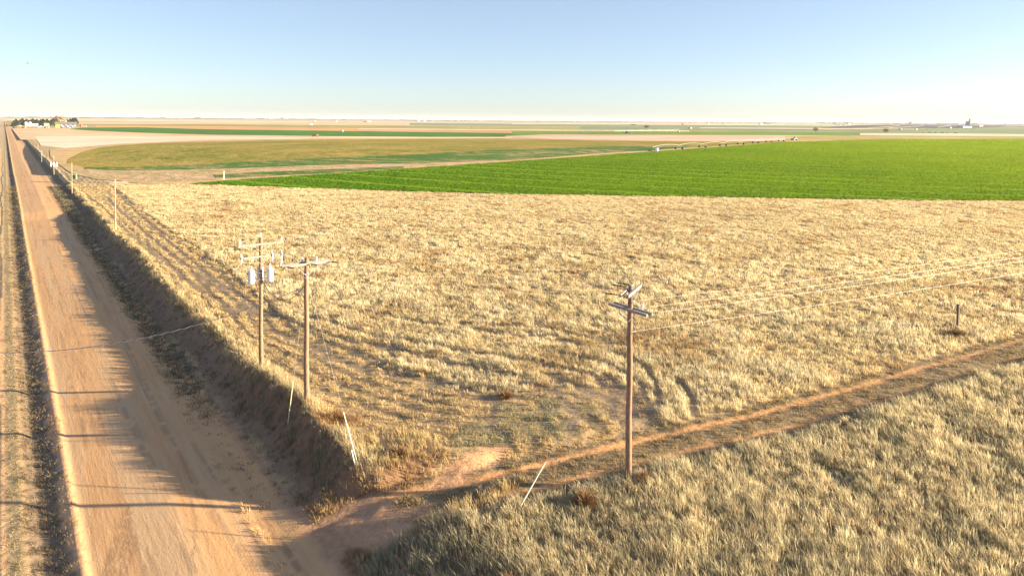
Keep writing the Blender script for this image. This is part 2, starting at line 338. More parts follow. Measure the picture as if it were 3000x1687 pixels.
def ground_mat():
    m, nt, b = nodes('ground'); p = pos(nt)
    a = N(nt, 'ShaderNodeVertexColor', layer_name='Col').outputs[0]
    f = noise(nt, p, 3.5, 8, .65); g = noise(nt, p, .02, 4)
    sp = N(nt, 'ShaderNodeSeparateXYZ'); wob = N(nt, 'ShaderNodeTexNoise'); wob.inputs['Scale'].default_value = .9; wob.inputs['Detail'].default_value = 5; nt.links.new(p, wob.inputs['Vector'])
    wb = N(nt, 'ShaderNodeVectorMath', operation='MULTIPLY_ADD'); wb.inputs[1].default_value = (.9, 0, 0); nt.links.new(wob.outputs['Color'], wb.inputs[0]); nt.links.new(p, wb.inputs[2]); wc = N(nt, 'ShaderNodeVectorMath', operation='SUBTRACT'); wc.inputs[1].default_value = (.45, 0, 0); nt.links.new(wb.outputs[0], wc.inputs[0]); nt.links.new(wc.outputs[0], sp.inputs[0])
    # road surface: fine streaks worn along the direction of travel
    wp = N(nt, 'ShaderNodeTexNoise'); wp.inputs['Scale'].default_value = .06; nt.links.new(p, wp.inputs['Vector'])
    va = N(nt, 'ShaderNodeVectorMath', operation='MULTIPLY_ADD'); va.inputs[1].default_value = (.5, 0, 0); nt.links.new(wp.outputs['Color'], va.inputs[0]); nt.links.new(p, va.inputs[2]); pw = va.outputs[0]
    s1 = noise(nt, mapv(nt, pw, (2.6, .16, 1)), 1.0, 7, .72); s2 = noise(nt, mapv(nt, pw, (.9, .02, 1)), 1.0, 3); s3 = noise(nt, p, 9, 6, .7)
    road = ramp(nt, s1, [(.3, (.44, .235, .097)), (.5, (.51, .283, .122)), (.7, (.57, .34, .156))])
    road = mix(nt, ramp(nt, s2, [(.42, (0, 0, 0)), (.62, (1, 1, 1))]), road, (.50, .312, .155))
    road = mix(nt, ramp(nt, noise(nt, mapv(nt, p, (.6, .12, 1)), 1, 4), [(.5, (0, 0, 0)), (.68, (.6, .6, .6))]), road, (.58, .31, .125))
    def band(lo, hi, e):
        u = N(nt, 'ShaderNodeMapRange', interpolation_type='SMOOTHSTEP'); u.inputs[1].default_value = lo; u.inputs[2].default_value = lo + e
        v = N(nt, 'ShaderNodeMapRange', interpolation_type='SMOOTHSTEP'); v.inputs[1].default_value = hi - e; v.inputs[2].default_value = hi
        v.inputs[3].default_value = 1; v.inputs[4].default_value = 0
        nt.links.new(sp.outputs[0], u.inputs[0]); nt.links.new(sp.outputs[0], v.inputs[0])
        q = N(nt, 'ShaderNodeMath', operation='MULTIPLY'); nt.links.new(u.outputs[0], q.inputs[0]); nt.links.new(v.outputs[0], q.inputs[1]); return q.outputs[0]
    base = mix(nt, 1.0, a, ramp(nt, f, [(.25, (.72, .70, .68)), (.75, (1.22, 1.2, 1.18))]), 'MULTIPLY')
    col = mix(nt, band(.15, 9.0, .6), base, road)
    nt.links.new(col, b.inputs['Base Color']); b.inputs['Roughness'].default_value = .95
    gr = noise(nt, p, 14, 3, .8); col = mix(nt, ramp(nt, gr, [(.60, (0, 0, 0)), (.68, (.55, .55, .55))]), col, (.17, .10, .055)); col = mix(nt, ramp(nt, gr, [(.30, (.5, .5, .5)), (.38, (0, 0, 0))]), col, (.66, .47, .28))
    aux = N(nt, 'ShaderNodeVertexColor', layer_name='Aux').outputs[0]; col = mix(nt, aux, col, (.20, .12, .065)); nt.links.new(col, b.inputs['Base Color'])
    h = mix(nt, band(.15, 9.0, .6), f, mix(nt, .35, mix(nt, .5, s1, noise(nt, mapv(nt, pw, (5, .7, 1)), 1, 4)), s3))
    bump(nt, b, h, .6, .11)
    return m
ground, GX, GY = gmesh('ground', xs, ys, ground_mat(), zg)
tag(ground, kind='structure')
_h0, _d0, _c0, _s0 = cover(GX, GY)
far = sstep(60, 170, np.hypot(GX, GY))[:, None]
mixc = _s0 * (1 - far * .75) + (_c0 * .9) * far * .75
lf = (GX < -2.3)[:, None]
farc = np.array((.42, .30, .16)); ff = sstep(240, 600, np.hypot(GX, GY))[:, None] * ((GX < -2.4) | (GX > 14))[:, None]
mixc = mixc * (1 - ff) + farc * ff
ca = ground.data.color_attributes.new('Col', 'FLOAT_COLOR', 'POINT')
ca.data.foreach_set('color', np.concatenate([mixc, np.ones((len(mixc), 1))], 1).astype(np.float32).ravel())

# tyre ruts pressed into the road surface
RR = [[(292, 1700), (325, 1610), (352, 1540), (368, 1490)], [(306, 1700), (340, 1610), (364, 1540), (378, 1480)], [(322, 1700), (352, 1620), (374, 1560), (384, 1500)], [(345, 1700), (368, 1620), (386, 1560)], [(362, 1700), (382, 1630), (394, 1570)],
      [(745, 1505), (790, 1560), (835, 1610), (872, 1665)], [(765, 1505), (808, 1560), (850, 1610), (885, 1660)], [(700, 1505), (740, 1570), (775, 1640), (790, 1700)], [(560, 1640), (575, 1580), (570, 1520), (560, 1460)]]
ru = np.zeros(len(GX))
for r_ in RR:
    d_ = segd(GX, GY, [at(*q, -1.4) for q in r_]); ru = np.maximum(ru, .7 * (1 - sstep(.03, .11, d_)))
for x0_ in (1.5, 2.3, 2.55, 3.9, 4.15, 5.5, 5.75, 6.6):
    wx_ = x0_ + .5 * (vnoise(GY, GY * 0, 23, 70) - .5) + .25 * (vnoise(GY, GY * 0, 9, int(x0_ * 3)) - .5)
    ru = np.maximum(ru, .55 * (1 - sstep(.03, .16, np.abs(GX - wx_))) * sstep(.35, .6, vnoise(GX * 2, GY, 6, int(x0_ * 7))))
ru *= .75 * (vnoise(GX, GY, .5, 33) > .3)
cx_ = ground.data.color_attributes.new('Aux', 'FLOAT_COLOR', 'POINT')
cx_.data.foreach_set('color', np.stack([ru, ru, ru, np.ones(len(ru))], 1).astype(np.float32).ravel())

# ------------------------------------------------------------------ grass
def blade_mat():
    m = bpy.data.materials.new('dry grass blades'); m.use_nodes = True; nt = m.node_tree; nt.nodes.remove(nt.nodes['Principled BSDF'])
    a = N(nt, 'ShaderNodeVertexColor', layer_name='Col').outputs[0]
    d = N(nt, 'ShaderNodeBsdfDiffuse'); t = N(nt, 'ShaderNodeBsdfTranslucent'); x = N(nt, 'ShaderNodeMixShader'); x.inputs[0].default_value = .42
    nt.links.new(a, d.inputs[0]); nt.links.new(a, t.inputs[0]); nt.links.new(d.outputs[0], x.inputs[1]); nt.links.new(t.outputs[0], x.inputs[2])
    nt.links.new(x.outputs[0], nt.nodes['Material Output'].inputs[0]); return m
M['blade'] = blade_mat()
def blades(name, bx, by, bz, hh, wd, lean, az, col, tipk, mat, seed=1):
    """one mesh of bent tapering blades; every argument is an array over blades"""
    n = len(bx); r = np.random.default_rng(seed)
    wa = r.uniform(0, 2 * np.pi, n); wx, wy = np.cos(wa) * wd / 2, np.sin(wa) * wd / 2
    lx, ly = np.cos(az) * lean * hh, np.sin(az) * lean * hh
    V = np.zeros((n, 5, 3), np.float32)
    V[:, 0] = np.stack([bx - wx * .8, by - wy * .8, bz - .03], 1); V[:, 1] = np.stack([bx + wx * .8, by + wy * .8, bz - .03], 1)
    mx, my, mz = bx + lx * .35, by + ly * .35, bz + hh * .6
    V[:, 2] = np.stack([mx + wx, my + wy, mz], 1); V[:, 3] = np.stack([mx - wx, my - wy, mz], 1)
    V[:, 4] = np.stack([bx + lx, by + ly, bz + hh * (1 - lean * lean * .25)], 1)
    C = np.ones((n, 5, 4), np.float32)
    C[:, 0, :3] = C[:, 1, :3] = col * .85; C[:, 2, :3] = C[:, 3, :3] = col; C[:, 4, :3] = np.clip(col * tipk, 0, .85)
    o_ = (np.arange(n) * 5)[:, None]
    L = np.concatenate([o_ + np.array([0, 1, 2, 3]), o_ + np.array([3, 2, 4])], 1).astype(np.int32)
    ls = (np.arange(n) * 7)[:, None] + np.array([0, 4]); me = bpy.data.meshes.new(name)
    me.vertices.add(n * 5); me.vertices.foreach_set('co', V.ravel()); me.loops.add(n * 7); me.loops.foreach_set('vertex_index', L.ravel())
    me.polygons.add(n * 2); me.polygons.foreach_set('loop_start', ls.astype(np.int32).ravel()); me.update(calc_edges=True)
    c = me.color_attributes.new('Col', 'FLOAT_COLOR', 'POINT'); c.data.foreach_set('color', C.ravel())
    me.materials.append(mat); o = bpy.data.objects.new(name, me); COL.objects.link(o); return o
GREEN_EDGE = [(400, 541), (560, 541), (900, 553), (1200, 563), (1500, 570), (2000, 578), (2600, 587), (3000, 590), (3400, 594)]
GE = np.array([at(*p) for p in GREEN_EDGE])
def grass_points(rho, f0, f1, p, seed):
    r = np.random.default_rng(seed)
    # sample distance along the view with density rho*(f0ref/f)^p, width growing with the distance
    g = np.linspace(f0, f1, 4000); wdt = 1.66 * g + 16; dn = rho * np.minimum(1, (26 / g)) ** p * wdt
    cdf = np.concatenate([[0], np.cumsum((dn[1:] + dn[:-1]) / 2 * np.diff(g))]); n = int(cdf[-1])
    fw = np.interp(r.uniform(0, cdf[-1], n), cdf, g); la = r.uniform(-.5, .5, n) * (1.66 * fw + 16)
    x = CAMX + fw * math.sin(YAW) + la * math.cos(YAW); y = fw * math.cos(YAW) - la * math.sin(YAW)
    return x, y, fw
def grow(name, rho, p, f0, f1, per, sel, seed, hk=1., wk=1., spread=.10, leank=1.):
    x, y, fw = grass_points(rho, f0, f1, p, seed); r = np.random.default_rng(seed + 100)
    h, den, col, _ = cover(x, y)
    # stop at the edge of the crop circle
    fwe = (GE[:, 0] - CAMX) * math.sin(YAW) + GE[:, 1] * math.cos(YAW); lae = (GE[:, 0] - CAMX) * math.cos(YAW) - GE[:, 1] * math.sin(YAW)
    la = (x - CAMX) * math.cos(YAW) - y * math.sin(YAW)
    keep = (r.uniform(0, 1.3, len(x)) < den) & sel(x, y, h) & (h > .035) & (fw < np.interp(la, lae, fwe) - .4)
    x, y, fw, h, col = x[keep], y[keep], fw[keep], h[keep], col[keep]
    n = len(x); tv = 1 + (r.normal(0, .17, n) * np.interp(fw, [40, 160], [1, .45])).clip(-.5, .45)[:, None]; hue = r.uniform(0, 1, (n, 1))
    col = col * tv; col = np.where(hue > .93, col * .35 + PAL['rust'] * .6, col); col = np.where(hue < .08, col * .5 + PAL['green'] * .5, col)
    th = h * r.normal(1, .25, n).clip(.4, 1.7)
    k = np.repeat(np.arange(n), per); m = len(k)
    sp = (spread + fw[k] * .0022) * np.sqrt(r.uniform(0, 1, m)); aa = r.uniform(0, 2 * np.pi, m)
    bx, by = x[k] + sp * np.cos(aa), y[k] + sp * np.sin(aa)
    hh = th[k] * r.uniform(.55, 1.1, m) * hk; wd = (.007 + fw[k] * .00034) * r.uniform(.6, 1.3, m) * wk
    # lean: outward from the tuft plus a steady lean away from the wind, to the left of the view
    ol = r.uniform(.1, .55, m) * leank; wl = .28 * leank * (.4 + 1.2 * vnoise(bx, by, 9, 90))
    vx = np.cos(aa) * ol - math.cos(YAW) * wl; vy = np.sin(aa) * ol + math.sin(YAW) * wl
    bc = col[k] * r.normal(1, .12, (m, 1)).clip(.6, 1.4) * (1 - .0 * fw[k])[:, None]
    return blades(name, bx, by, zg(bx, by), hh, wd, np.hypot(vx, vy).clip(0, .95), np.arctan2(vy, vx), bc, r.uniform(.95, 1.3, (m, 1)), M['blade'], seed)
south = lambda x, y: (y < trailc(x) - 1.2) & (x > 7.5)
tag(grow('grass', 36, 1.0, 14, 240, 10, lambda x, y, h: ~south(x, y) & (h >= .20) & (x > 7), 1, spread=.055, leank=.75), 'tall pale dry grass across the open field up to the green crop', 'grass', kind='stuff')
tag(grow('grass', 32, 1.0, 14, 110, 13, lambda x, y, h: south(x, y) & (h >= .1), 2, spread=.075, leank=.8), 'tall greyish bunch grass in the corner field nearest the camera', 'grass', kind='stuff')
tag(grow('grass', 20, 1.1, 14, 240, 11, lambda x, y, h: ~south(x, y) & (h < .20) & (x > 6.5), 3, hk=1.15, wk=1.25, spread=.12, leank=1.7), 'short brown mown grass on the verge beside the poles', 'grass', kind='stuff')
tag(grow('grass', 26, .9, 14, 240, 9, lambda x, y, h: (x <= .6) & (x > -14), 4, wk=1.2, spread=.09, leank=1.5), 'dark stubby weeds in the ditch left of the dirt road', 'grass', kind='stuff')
# ------------------------------------------------------------------ crop fields and farm ground, laid as thin sheets on the plain
_lvl = [0.012]
def densify(P, maxpx=25):
    out = []
    for a, b in zip(P, P[1:] + P[:1]):
        n = max(1, int(math.hypot(b[0] - a[0], b[1] - a[1]) / maxpx))
        for i in range(n): out.append((a[0] + (b[0] - a[0]) * i / n, a[1] + (b[1] - a[1]) * i / n))
    return out
def field(name, P, mat, lift=None, wob=.0):
    "a crop field: outline read off the photograph, laid on the ground at its real place"
    _lvl[0] += .004; z = lift if lift is not None else _lvl[0]
    pts = [at(*p) for p in densify(P)]
    if wob: pts = [(x + (vnoise(np.array(x), np.array(y), wob * 6, 3) - .5) * wob, y + (vnoise(np.array(x), np.array(y), wob * 6, 4) - .5) * wob) for x, y in pts]
    o = MB().poly([(x, y, z) for x, y in pts]).build(name, mat)
    if o.data.polygons[0].normal.z < 0: o.data.flip_normals()
    return tag(o, kind='structure')
def crop(name, a, b, c=None, s=.02, an=(1, 1, 1), rot=0, detail=6, big=.004, bmp=.3, ring=None, rough=.62):
    m, nt, bs = nodes(name); p = pos(nt)
    f = noise(nt, mapv(nt, p, an, rot), s, detail, rough); g = noise(nt, p, big, 3)
    stops = [(.36, a), (.64, b)] if c is None else [(.34, a), (.5, b), (.66, c)]
    col = ramp(nt, f, stops)
    col = mix(nt, 1, col, ramp(nt, g, [(.35, (.86, .88, .9)), (.65, (1.12, 1.1, 1.06))]), 'MULTIPLY')
    if ring:
        (cx, cy), gap, amt, dark = ring
        mp = N(nt, 'ShaderNodeMapping'); mp.inputs['Location'].default_value = (-cx, -cy, 0); nt.links.new(p, mp.inputs[0])
        wv = N(nt, 'ShaderNodeTexWave', wave_type='RINGS', rings_direction='SPHERICAL'); wv.inputs['Scale'].default_value = .314 / gap
        wv.inputs['Distortion'].default_value = 1.5; wv.inputs['Detail'].default_value = 3; wv.inputs['Detail Scale'].default_value = .4
        nt.links.new(mp.outputs[0], wv.inputs[0])
        k = N(nt, 'ShaderNodeMath', operation='MULTIPLY'); k.inputs[1].default_value = amt
        q = ramp(nt, wv.outputs['Fac'], [(.45, (0, 0, 0)), (.8, (1, 1, 1))]); nt.links.new(q, k.inputs[0])
        col = mix(nt, k.outputs[0], col, dark)
    nt.links.new(col, bs.inputs['Base Color']); bs.inputs['Roughness'].default_value = 1; bs.inputs['Specular IOR Level'].default_value = .05
    if bmp: bump(nt, bs, noise(nt, mapv(nt, p, an, rot), s * 3, 5, .7), bmp, 1.2)
    return m
C1 = at(2330, 408)
cream = crop('cream stubble', (.60, .44, .27), (.74, .58, .40), s=.03, an=(.4, 1, 1))
peach = crop('dry sandy pasture', (.52, .33, .17), (.68, .46, .27), s=.02, an=(.5, 1, 1))
pink = crop('bare pinkish soil', (.50, .33, .22), (.62, .44, .30), s=.015, an=(.5, 1, 1))
orange = crop('orange ploughed soil', (.50, .24, .09), (.62, .34, .14), s=.015)
olive = crop('thin olive crop', (.24, .22, .07), (.38, .32, .12), s=.012)
golden = crop('gold green pasture', (.34, .28, .09), (.46, .33, .13), s=.02)
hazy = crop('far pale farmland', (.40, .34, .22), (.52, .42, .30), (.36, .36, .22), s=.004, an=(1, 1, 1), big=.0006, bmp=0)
farg = crop('far green crop', (.14, .19, .07), (.22, .25, .10), s=.01)
greyg = crop('grey green pasture', (.17, .22, .11), (.24, .26, .14), s=.01)
dkg = crop('dark winter wheat', (.045, .135, .022), (.085, .20, .035), s=.03)
limec = crop('bright young wheat', (.13, .21, .022), (.19, .26, .04), s=.02)
near = crop('near winter wheat', (.11, .21, .005), (.15, .26, .007), (.19, .29, .009), s=.35, big=.012, bmp=.8, an=(1, 1, 1), ring=(C1, 14, .28, (.09, .18, .006)))
lime = crop('sunlit winter wheat', (.10, .19, .012), (.15, .25, .02), s=.1, big=.01, bmp=.6, ring=(C1, 20, .22, (.07, .13, .01)))
feed = crop('dark feedlot ground', (.045, .05, .06), (.10, .10, .10), s=.03, bmp=0)

def band(name, top, bot, mat, **k): return field(name, top + bot[::-1], mat, **k)
X0, X1 = -250, 3350
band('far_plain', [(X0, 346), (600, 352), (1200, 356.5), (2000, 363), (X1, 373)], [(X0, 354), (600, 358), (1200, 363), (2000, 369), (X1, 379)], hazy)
band('far_plain', [(20, 354), (600, 356), (1300, 362)], [(20, 360), (600, 362), (1300, 366)], olive)
band('far_field', [(20, 351), (500, 354), (900, 357)], [(20, 353), (500, 356), (900, 358.5)], cream)
band('far_field', [(150, 357), (700, 357), (1500, 363), (1900, 368)], [(150, 364), (700, 365), (1500, 370), (1900, 371)], peach)
band('far_field', [(20, 362), (300, 364), (700, 364.5), (1100, 368), (1700, 373)], [(20, 370), (300, 371), (700, 372), (1100, 376), (1700, 381)], olive)
band('far_field', [(1200, 361), (1600, 364), (2200, 367), (2500, 370)], [(1200, 367), (1600, 371), (2200, 374), (2500, 377)], greyg)
band('far_field', [(1300, 378), (1700, 381), (2300, 383)], [(1300, 390), (1700, 392), (2300, 394)], olive)
band('far_field', [(1700, 371), (2050, 372), (2420, 375)], [(1700, 380), (2050, 382), (2420, 389)], greyg)
band('far_field', [(2050, 374.5), (2250, 375.2), (2560, 377.5)], [(2050, 376), (2250, 377.5), (2560, 379.5)], cream)
band('ploughed_field', [(280, 369), (700, 371), (1000, 376), (1350, 379), (1500, 382)], [(280, 374), (700, 381), (1000, 384), (1350, 389), (1500, 390)], orange)
band('stubble_strip', [(1050, 376.5), (1300, 378.5), (1700, 381.5), (2020, 383)], [(1050, 378.5), (1300, 381), (1700, 384), (2020, 385.5)], cream)
band('stubble_strip', [(1500, 362.5), (2000, 363.5), (2300, 364.5)], [(1500, 364), (2000, 366), (2300, 368)], cream)
band('grassland', [(35, 377), (210, 375), (700, 382), (1700, 394)], [(60, 410), (300, 408), (700, 404), (1700, 402)], peach)
band('wheat_field', [(205, 378.5), (240, 374.5), (400, 373.5), (600, 379), (1000, 384), (1300, 388), (1660, 393)], [(206, 379.5), (260, 383), (400, 389), (600, 395), (1000, 400), (1300, 402), (1660, 401)], dkg)
band('wheat_field', [(1500, 386), (1990, 386.5), (2300, 388), (2580, 390)], [(1500, 395), (1990, 396), (2300, 398), (2580, 398)], limec)
band('grazing_field', [(1480, 399), (1600, 394.5), (1900, 395.5), (2300, 397), (2560, 399)], [(1480, 401), (1700, 411), (2000, 414), (2250, 413), (2560, 404)], pink)
band('far_field', [(2390, 377.5), (2630, 380)], [(2390, 379.5), (2630, 383)], peach)
band('far_field', [(2420, 380), (2700, 377), (3000, 372), (X1, 372)], [(2420, 389), (2700, 391.5), (3000, 394), (X1, 397)], greyg)
band('stubble_strip', [(2520, 390.5), (2800, 391.5), (3000, 394), (X1, 396)], [(2520, 396), (2800, 398.5), (3000, 400.5), (X1, 403)], cream)
band('grassland', [(2300, 400), (2560, 397.5), (2800, 398.7), (3000, 400.7), (X1, 403)], [(2300, 415), (2560, 409), (2800, 408), (3000, 408), (X1, 410)], golden)
band('stubble_field', [(100, 399.5), (300, 400), (600, 401), (980, 402.5), (1500, 403)], [(122, 428), (200, 436), (350, 423), (600, 412), (980, 406), (1500, 405)], cream, wob=1.5)
# half-harvested crop circle with its curved drill rows
def patchy(name='patchy ringed crop', stops=None, thr=.5):
    m, nt, bs = nodes(name); p = pos(nt); c = at(1500, 446)
    sub = N(nt, 'ShaderNodeVectorMath', operation='SUBTRACT'); sub.inputs[1].default_value = (c[0], c[1], 0); nt.links.new(p, sub.inputs[0])
    ln = N(nt, 'ShaderNodeVectorMath', operation='LENGTH'); nt.links.new(sub.outputs[0], ln.inputs[0])
    xy = N(nt, 'ShaderNodeSeparateXYZ'); nt.links.new(sub.outputs[0], xy.inputs[0])
    an = N(nt, 'ShaderNodeMath', operation='ARCTAN2'); nt.links.new(xy.outputs[1], an.inputs[0]); nt.links.new(xy.outputs[0], an.inputs[1])
    cb = N(nt, 'ShaderNodeCombineXYZ'); nt.links.new(ln.outputs['Value'], cb.inputs[0]); nt.links.new(an.outputs[0], cb.inputs[1])
    ws = noise(nt, p, .03, 3); wr = N(nt, 'ShaderNodeMath', operation='MULTIPLY_ADD'); wr.inputs[1].default_value = 26; nt.links.new(ws, wr.inputs[0]); nt.links.new(ln.outputs['Value'], wr.inputs[2]); nt.links.new(wr.outputs[0], cb.inputs[0])
    streak = noise(nt, mapv(nt, cb.outputs[0], (.17, 2.2, 1)), 1.0, 5, .6); patch = noise(nt, p, .02, 6, .65); fine_ = noise(nt, p, .25, 4, .7)
    st = stops or [(.36, (.105, .135, .018)), (.47, (.22, .19, .035)), (.56, (.34, .24, .06)), (.68, (.46, .31, .11))]
    f = mix(nt, .5, streak, patch); f = mix(nt, .25, f, fine_)
    col = ramp(nt, f, st); nt.links.new(col, bs.inputs['Base Color']); bs.inputs['Roughness'].default_value = 1; bs.inputs['Specular IOR Level'].default_value = .05
    bump(nt, bs, fine_, .7, 1.0); return m
ringed = patchy()
rim = crop('brown circle rim', (.36, .23, .10), (.52, .34, .16), (.33, .28, .12), s=.06)
soilm = patchy('bare field soil', [(.36, (.14, .17, .04)), (.45, (.34, .26, .10)), (.54, (.50, .33, .18)), (.68, (.58, .38, .22))])
mess = patchy('weedy green patches', [(.38, (.05, .12, .02)), (.50, (.08, .15, .03)), (.56, (.28, .22, .08)), (.66, (.48, .31, .16))])
edgeT = [(150, 440), (200, 434), (350, 422), (600, 411), (980, 405.5), (1500, 404.5), (1700, 409), (2000, 413), (2330, 413), (3000, 407), (3300, 408)]
edgeB = [(150, 460), (190, 500), (280, 525), (400, 538), (560, 541), (900, 552), (1200, 562), (1500, 569), (2000, 577), (2600, 586), (3000, 589), (3300, 592)]
band('field_margin', edgeT, edgeB, rim, wob=2)
band('ringed_field', [(212, 468), (240, 446), (300, 432), (420, 422), (650, 415), (980, 409), (1480, 407), (1700, 411), (2000, 415), (2330, 414)], [(216, 478), (250, 492), (400, 497), (650, 490), (1000, 478), (1400, 462), (1700, 450), (1900, 441), (2330, 414)], ringed, wob=6)
band('bare_strip', [(230, 497), (500, 498), (800, 486), (1100, 478), (1500, 462)], [(260, 519), (420, 533), (650, 527), (1050, 503), (1500, 473)], soilm, wob=9)
band('weedy_strip', [(248, 490), (400, 489), (650, 478), (900, 466), (1200, 455), (1500, 440), (1800, 428), (2000, 424)], [(250, 496), (420, 500), (700, 494), (900, 485), (1200, 480), (1500, 471), (1800, 450), (2000, 432)], mess, wob=12)
band('weedy_strip', [(620, 511), (900, 499), (1200, 487)], [(620, 524), (900, 512), (1200, 493)], mess, wob=8)
cg = band('winter_wheat_circle', [(556, 540), (656, 531), (1000, 508), (1400, 481), (1900, 446), (2150, 428), (2300, 416.5), (2600, 408.5), (3000, 407), (3320, 408)], [(556, 541), (900, 552), (1200, 562), (1500, 569), (2000, 577), (2600, 586), (3000, 589), (3320, 592)], near, lift=.16)
# blades of the crop itself, thick enough on the near side to catch the low sun
def crop_blades():
    P_ = np.array([at(*q) for q in densify([(556, 540), (656, 531), (1000, 508), (1400, 481), (1900, 446), (2150, 428), (2300, 416.5), (2600, 408.5), (3000, 407), (3320, 408), (3320, 592), (3000, 589), (2600, 586), (2000, 577), (1500, 569), (1200, 562), (900, 552), (556, 541)], 60)])
    r = np.random.default_rng(77); g = np.linspace(145, 760, 3000); dn = 6.5 * (150 / g) ** 1.45 * (1.66 * g + 16)
    cdf = np.concatenate([[0], np.cumsum((dn[1:] + dn[:-1]) / 2 * np.diff(g))]); n = int(cdf[-1]); fw = np.interp(r.uniform(0, cdf[-1], n), cdf, g); la = r.uniform(-.5, .5, n) * (1.66 * fw + 16)
    x = CAMX + fw * math.sin(YAW) + la * math.cos(YAW); y = fw * math.cos(YAW) - la * math.sin(YAW)
    ins = np.zeros(n, bool)
    for a, b in zip(P_, np.roll(P_, -1, 0)):
        c = (a[1] > y) != (b[1] > y); ins ^= c & (x < (b[0] - a[0]) * (y - a[1]) / (b[1] - a[1] + 1e-9) + a[0])
    x, y, fw, la = x[ins], y[ins], fw[ins], la[ins]; n = len(x)
    rad = np.hypot(x - C1[0], y - C1[1]); row = np.abs(np.mod(rad / 17, 1) - .5) * 17
    keep = (row > 1.0 + .6 * (vnoise(x, y, 30, 95) > .5)) & (fbm(x, y, 3, 91) + r.uniform(0, .5, n) > .30); x, y, fw, la, rad = x[keep], y[keep], fw[keep], la[keep], rad[keep]; n = len(x)
    sun_yel = np.clip(sstep(-100, 330, la) * .9 + (fbm(x, y, 40, 92) - .5) * .5, 0, 1)[:, None]  # yellower and brighter to the right: sunlit look put into the leaf colour
    c = (np.array((.062, .130, .011)) * (1 - sun_yel) + np.array((.225, .28, .013)) * sun_yel) * r.normal(1, .09, (n, 1)).clip(.7, 1.3) * (.88 + .24 * fbm(x, y, 6, 93))[:, None]
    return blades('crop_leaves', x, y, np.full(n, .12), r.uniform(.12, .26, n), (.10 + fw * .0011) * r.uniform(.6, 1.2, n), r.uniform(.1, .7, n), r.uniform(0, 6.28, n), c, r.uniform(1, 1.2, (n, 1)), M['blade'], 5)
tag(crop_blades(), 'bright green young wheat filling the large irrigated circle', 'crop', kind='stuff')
# left of the road
band('sandy_field', [(-160, 352), (0, 360), (6, 362)], [(-300, 620), (-20, 600), (-1, 470)], peach, lift=-.9)

# ------------------------------------------------------------------ utility poles
def insul(mb, c, h=.16, r=.07, axis=None):
    return mb.lathe(c, [(.02, -.12), (.02, 0), (r * .7, .01), (r, .03), (r * .6, .06), (r * .95, .09), (r * .55, .12), (r * .5, h), (.01, h + .01)], 8, axis)
def deadend(c, d, L=.6, mat=None, parent=None, n=5):
    mb = MB(); d = Vector(d).normalized(); prof = [(.015, 0), (.015, .1)]
    for i in range(n):
        z = .12 + i * (L - .2) / n; prof += [(.02, z), (.055, z + .015), (.02, z + .04)]
    prof += [(.015, L)]; mb.lathe(c, prof, 7, d); return mb.build('insulator', mat, parent, smooth=False)
def pole_part(root, h, r0=.155, r1=.11, mat=None, n=12):
    pts, rr = [], []
    for i in range(9):
        t = i / 8; pts.append((.012 * math.sin(i * 1.7), .012 * math.cos(i * 2.1), -.5 + t * (h + .5))); rr.append(r0 + (r1 - r0) * t)
    return MB().path(pts, rr, n).build('pole', mat or M['pole'], root, smooth=True)
P_A, P_B, P_C = at(765, 1093), at(898, 1210), at(1840, 1405)
ax = Vector((1, 0, 0))
def ground_at(x, y): return float(zg(np.array(x), np.array(y)))

# pole A, with the transformers
za = ground_at(*P_A); zA = lambda y: zat(P_A[0], P_A[1], y) - za
A = empty('utility_pole', (*P_A, za), label='brown wooden utility pole carrying three grey transformers beside the shaded road bank', cat='utility pole')
hA = zA(695); pole_part(A, hA)
t = MB(); insul(t, (0, 0, hA + .12), .17, .08); t.build('insulator', M['porcelain'], A)
for py, L, nm in ((714, 3.0, 'a'), (750, 2.9, 'b')):
    z = zA(py)
    MB().box((0 if nm == 'a' else .0, -.17, z), L, .10, .12).build('crossarm', M['arm'], A)
    MB().bar((-.62, -.23, z - .02), (0, -.16, z - .55), .03, .012).bar((.62, -.23, z - .02), (0, -.16, z - .55), .03, .012).build('brace', M['brace'], A)
    if nm == 'a':
        for s_ in (-1.42, 1.38): insul(MB(), (s_, -.17, z + .16), .17, .08).build('insulator', M['porcelain'], A)
    else:
        for s_ in (-1.36, .68, 1.32):
            c = MB().lathe((s_, -.26, z - .38), [(.02, 0), (.045, .04), (.03, .08), (.045, .12), (.03, .16), (.045, .2), (.03, .26), (.05, .3), (.03, .36), (.045, .42), (.02, .5)], 8, (.15, 0, 1)).build('cutout', M['porcelain'], A)
            MB().bar((s_ + .1, -.3, z - .42), (s_ + .14, -.3, z + .06), .03, .03).build('fuse_tube', M['brownglaze'], c)
            insul(MB(), (s_ + .02, -.2, z + .16), .15, .06).build('arrester', M['porcelain'], A)
zt = zA(826)
camd = Vector((P_A[0], P_A[1], 0)).normalized(); rt = Vector((math.cos(YAW), -math.sin(YAW), 0))
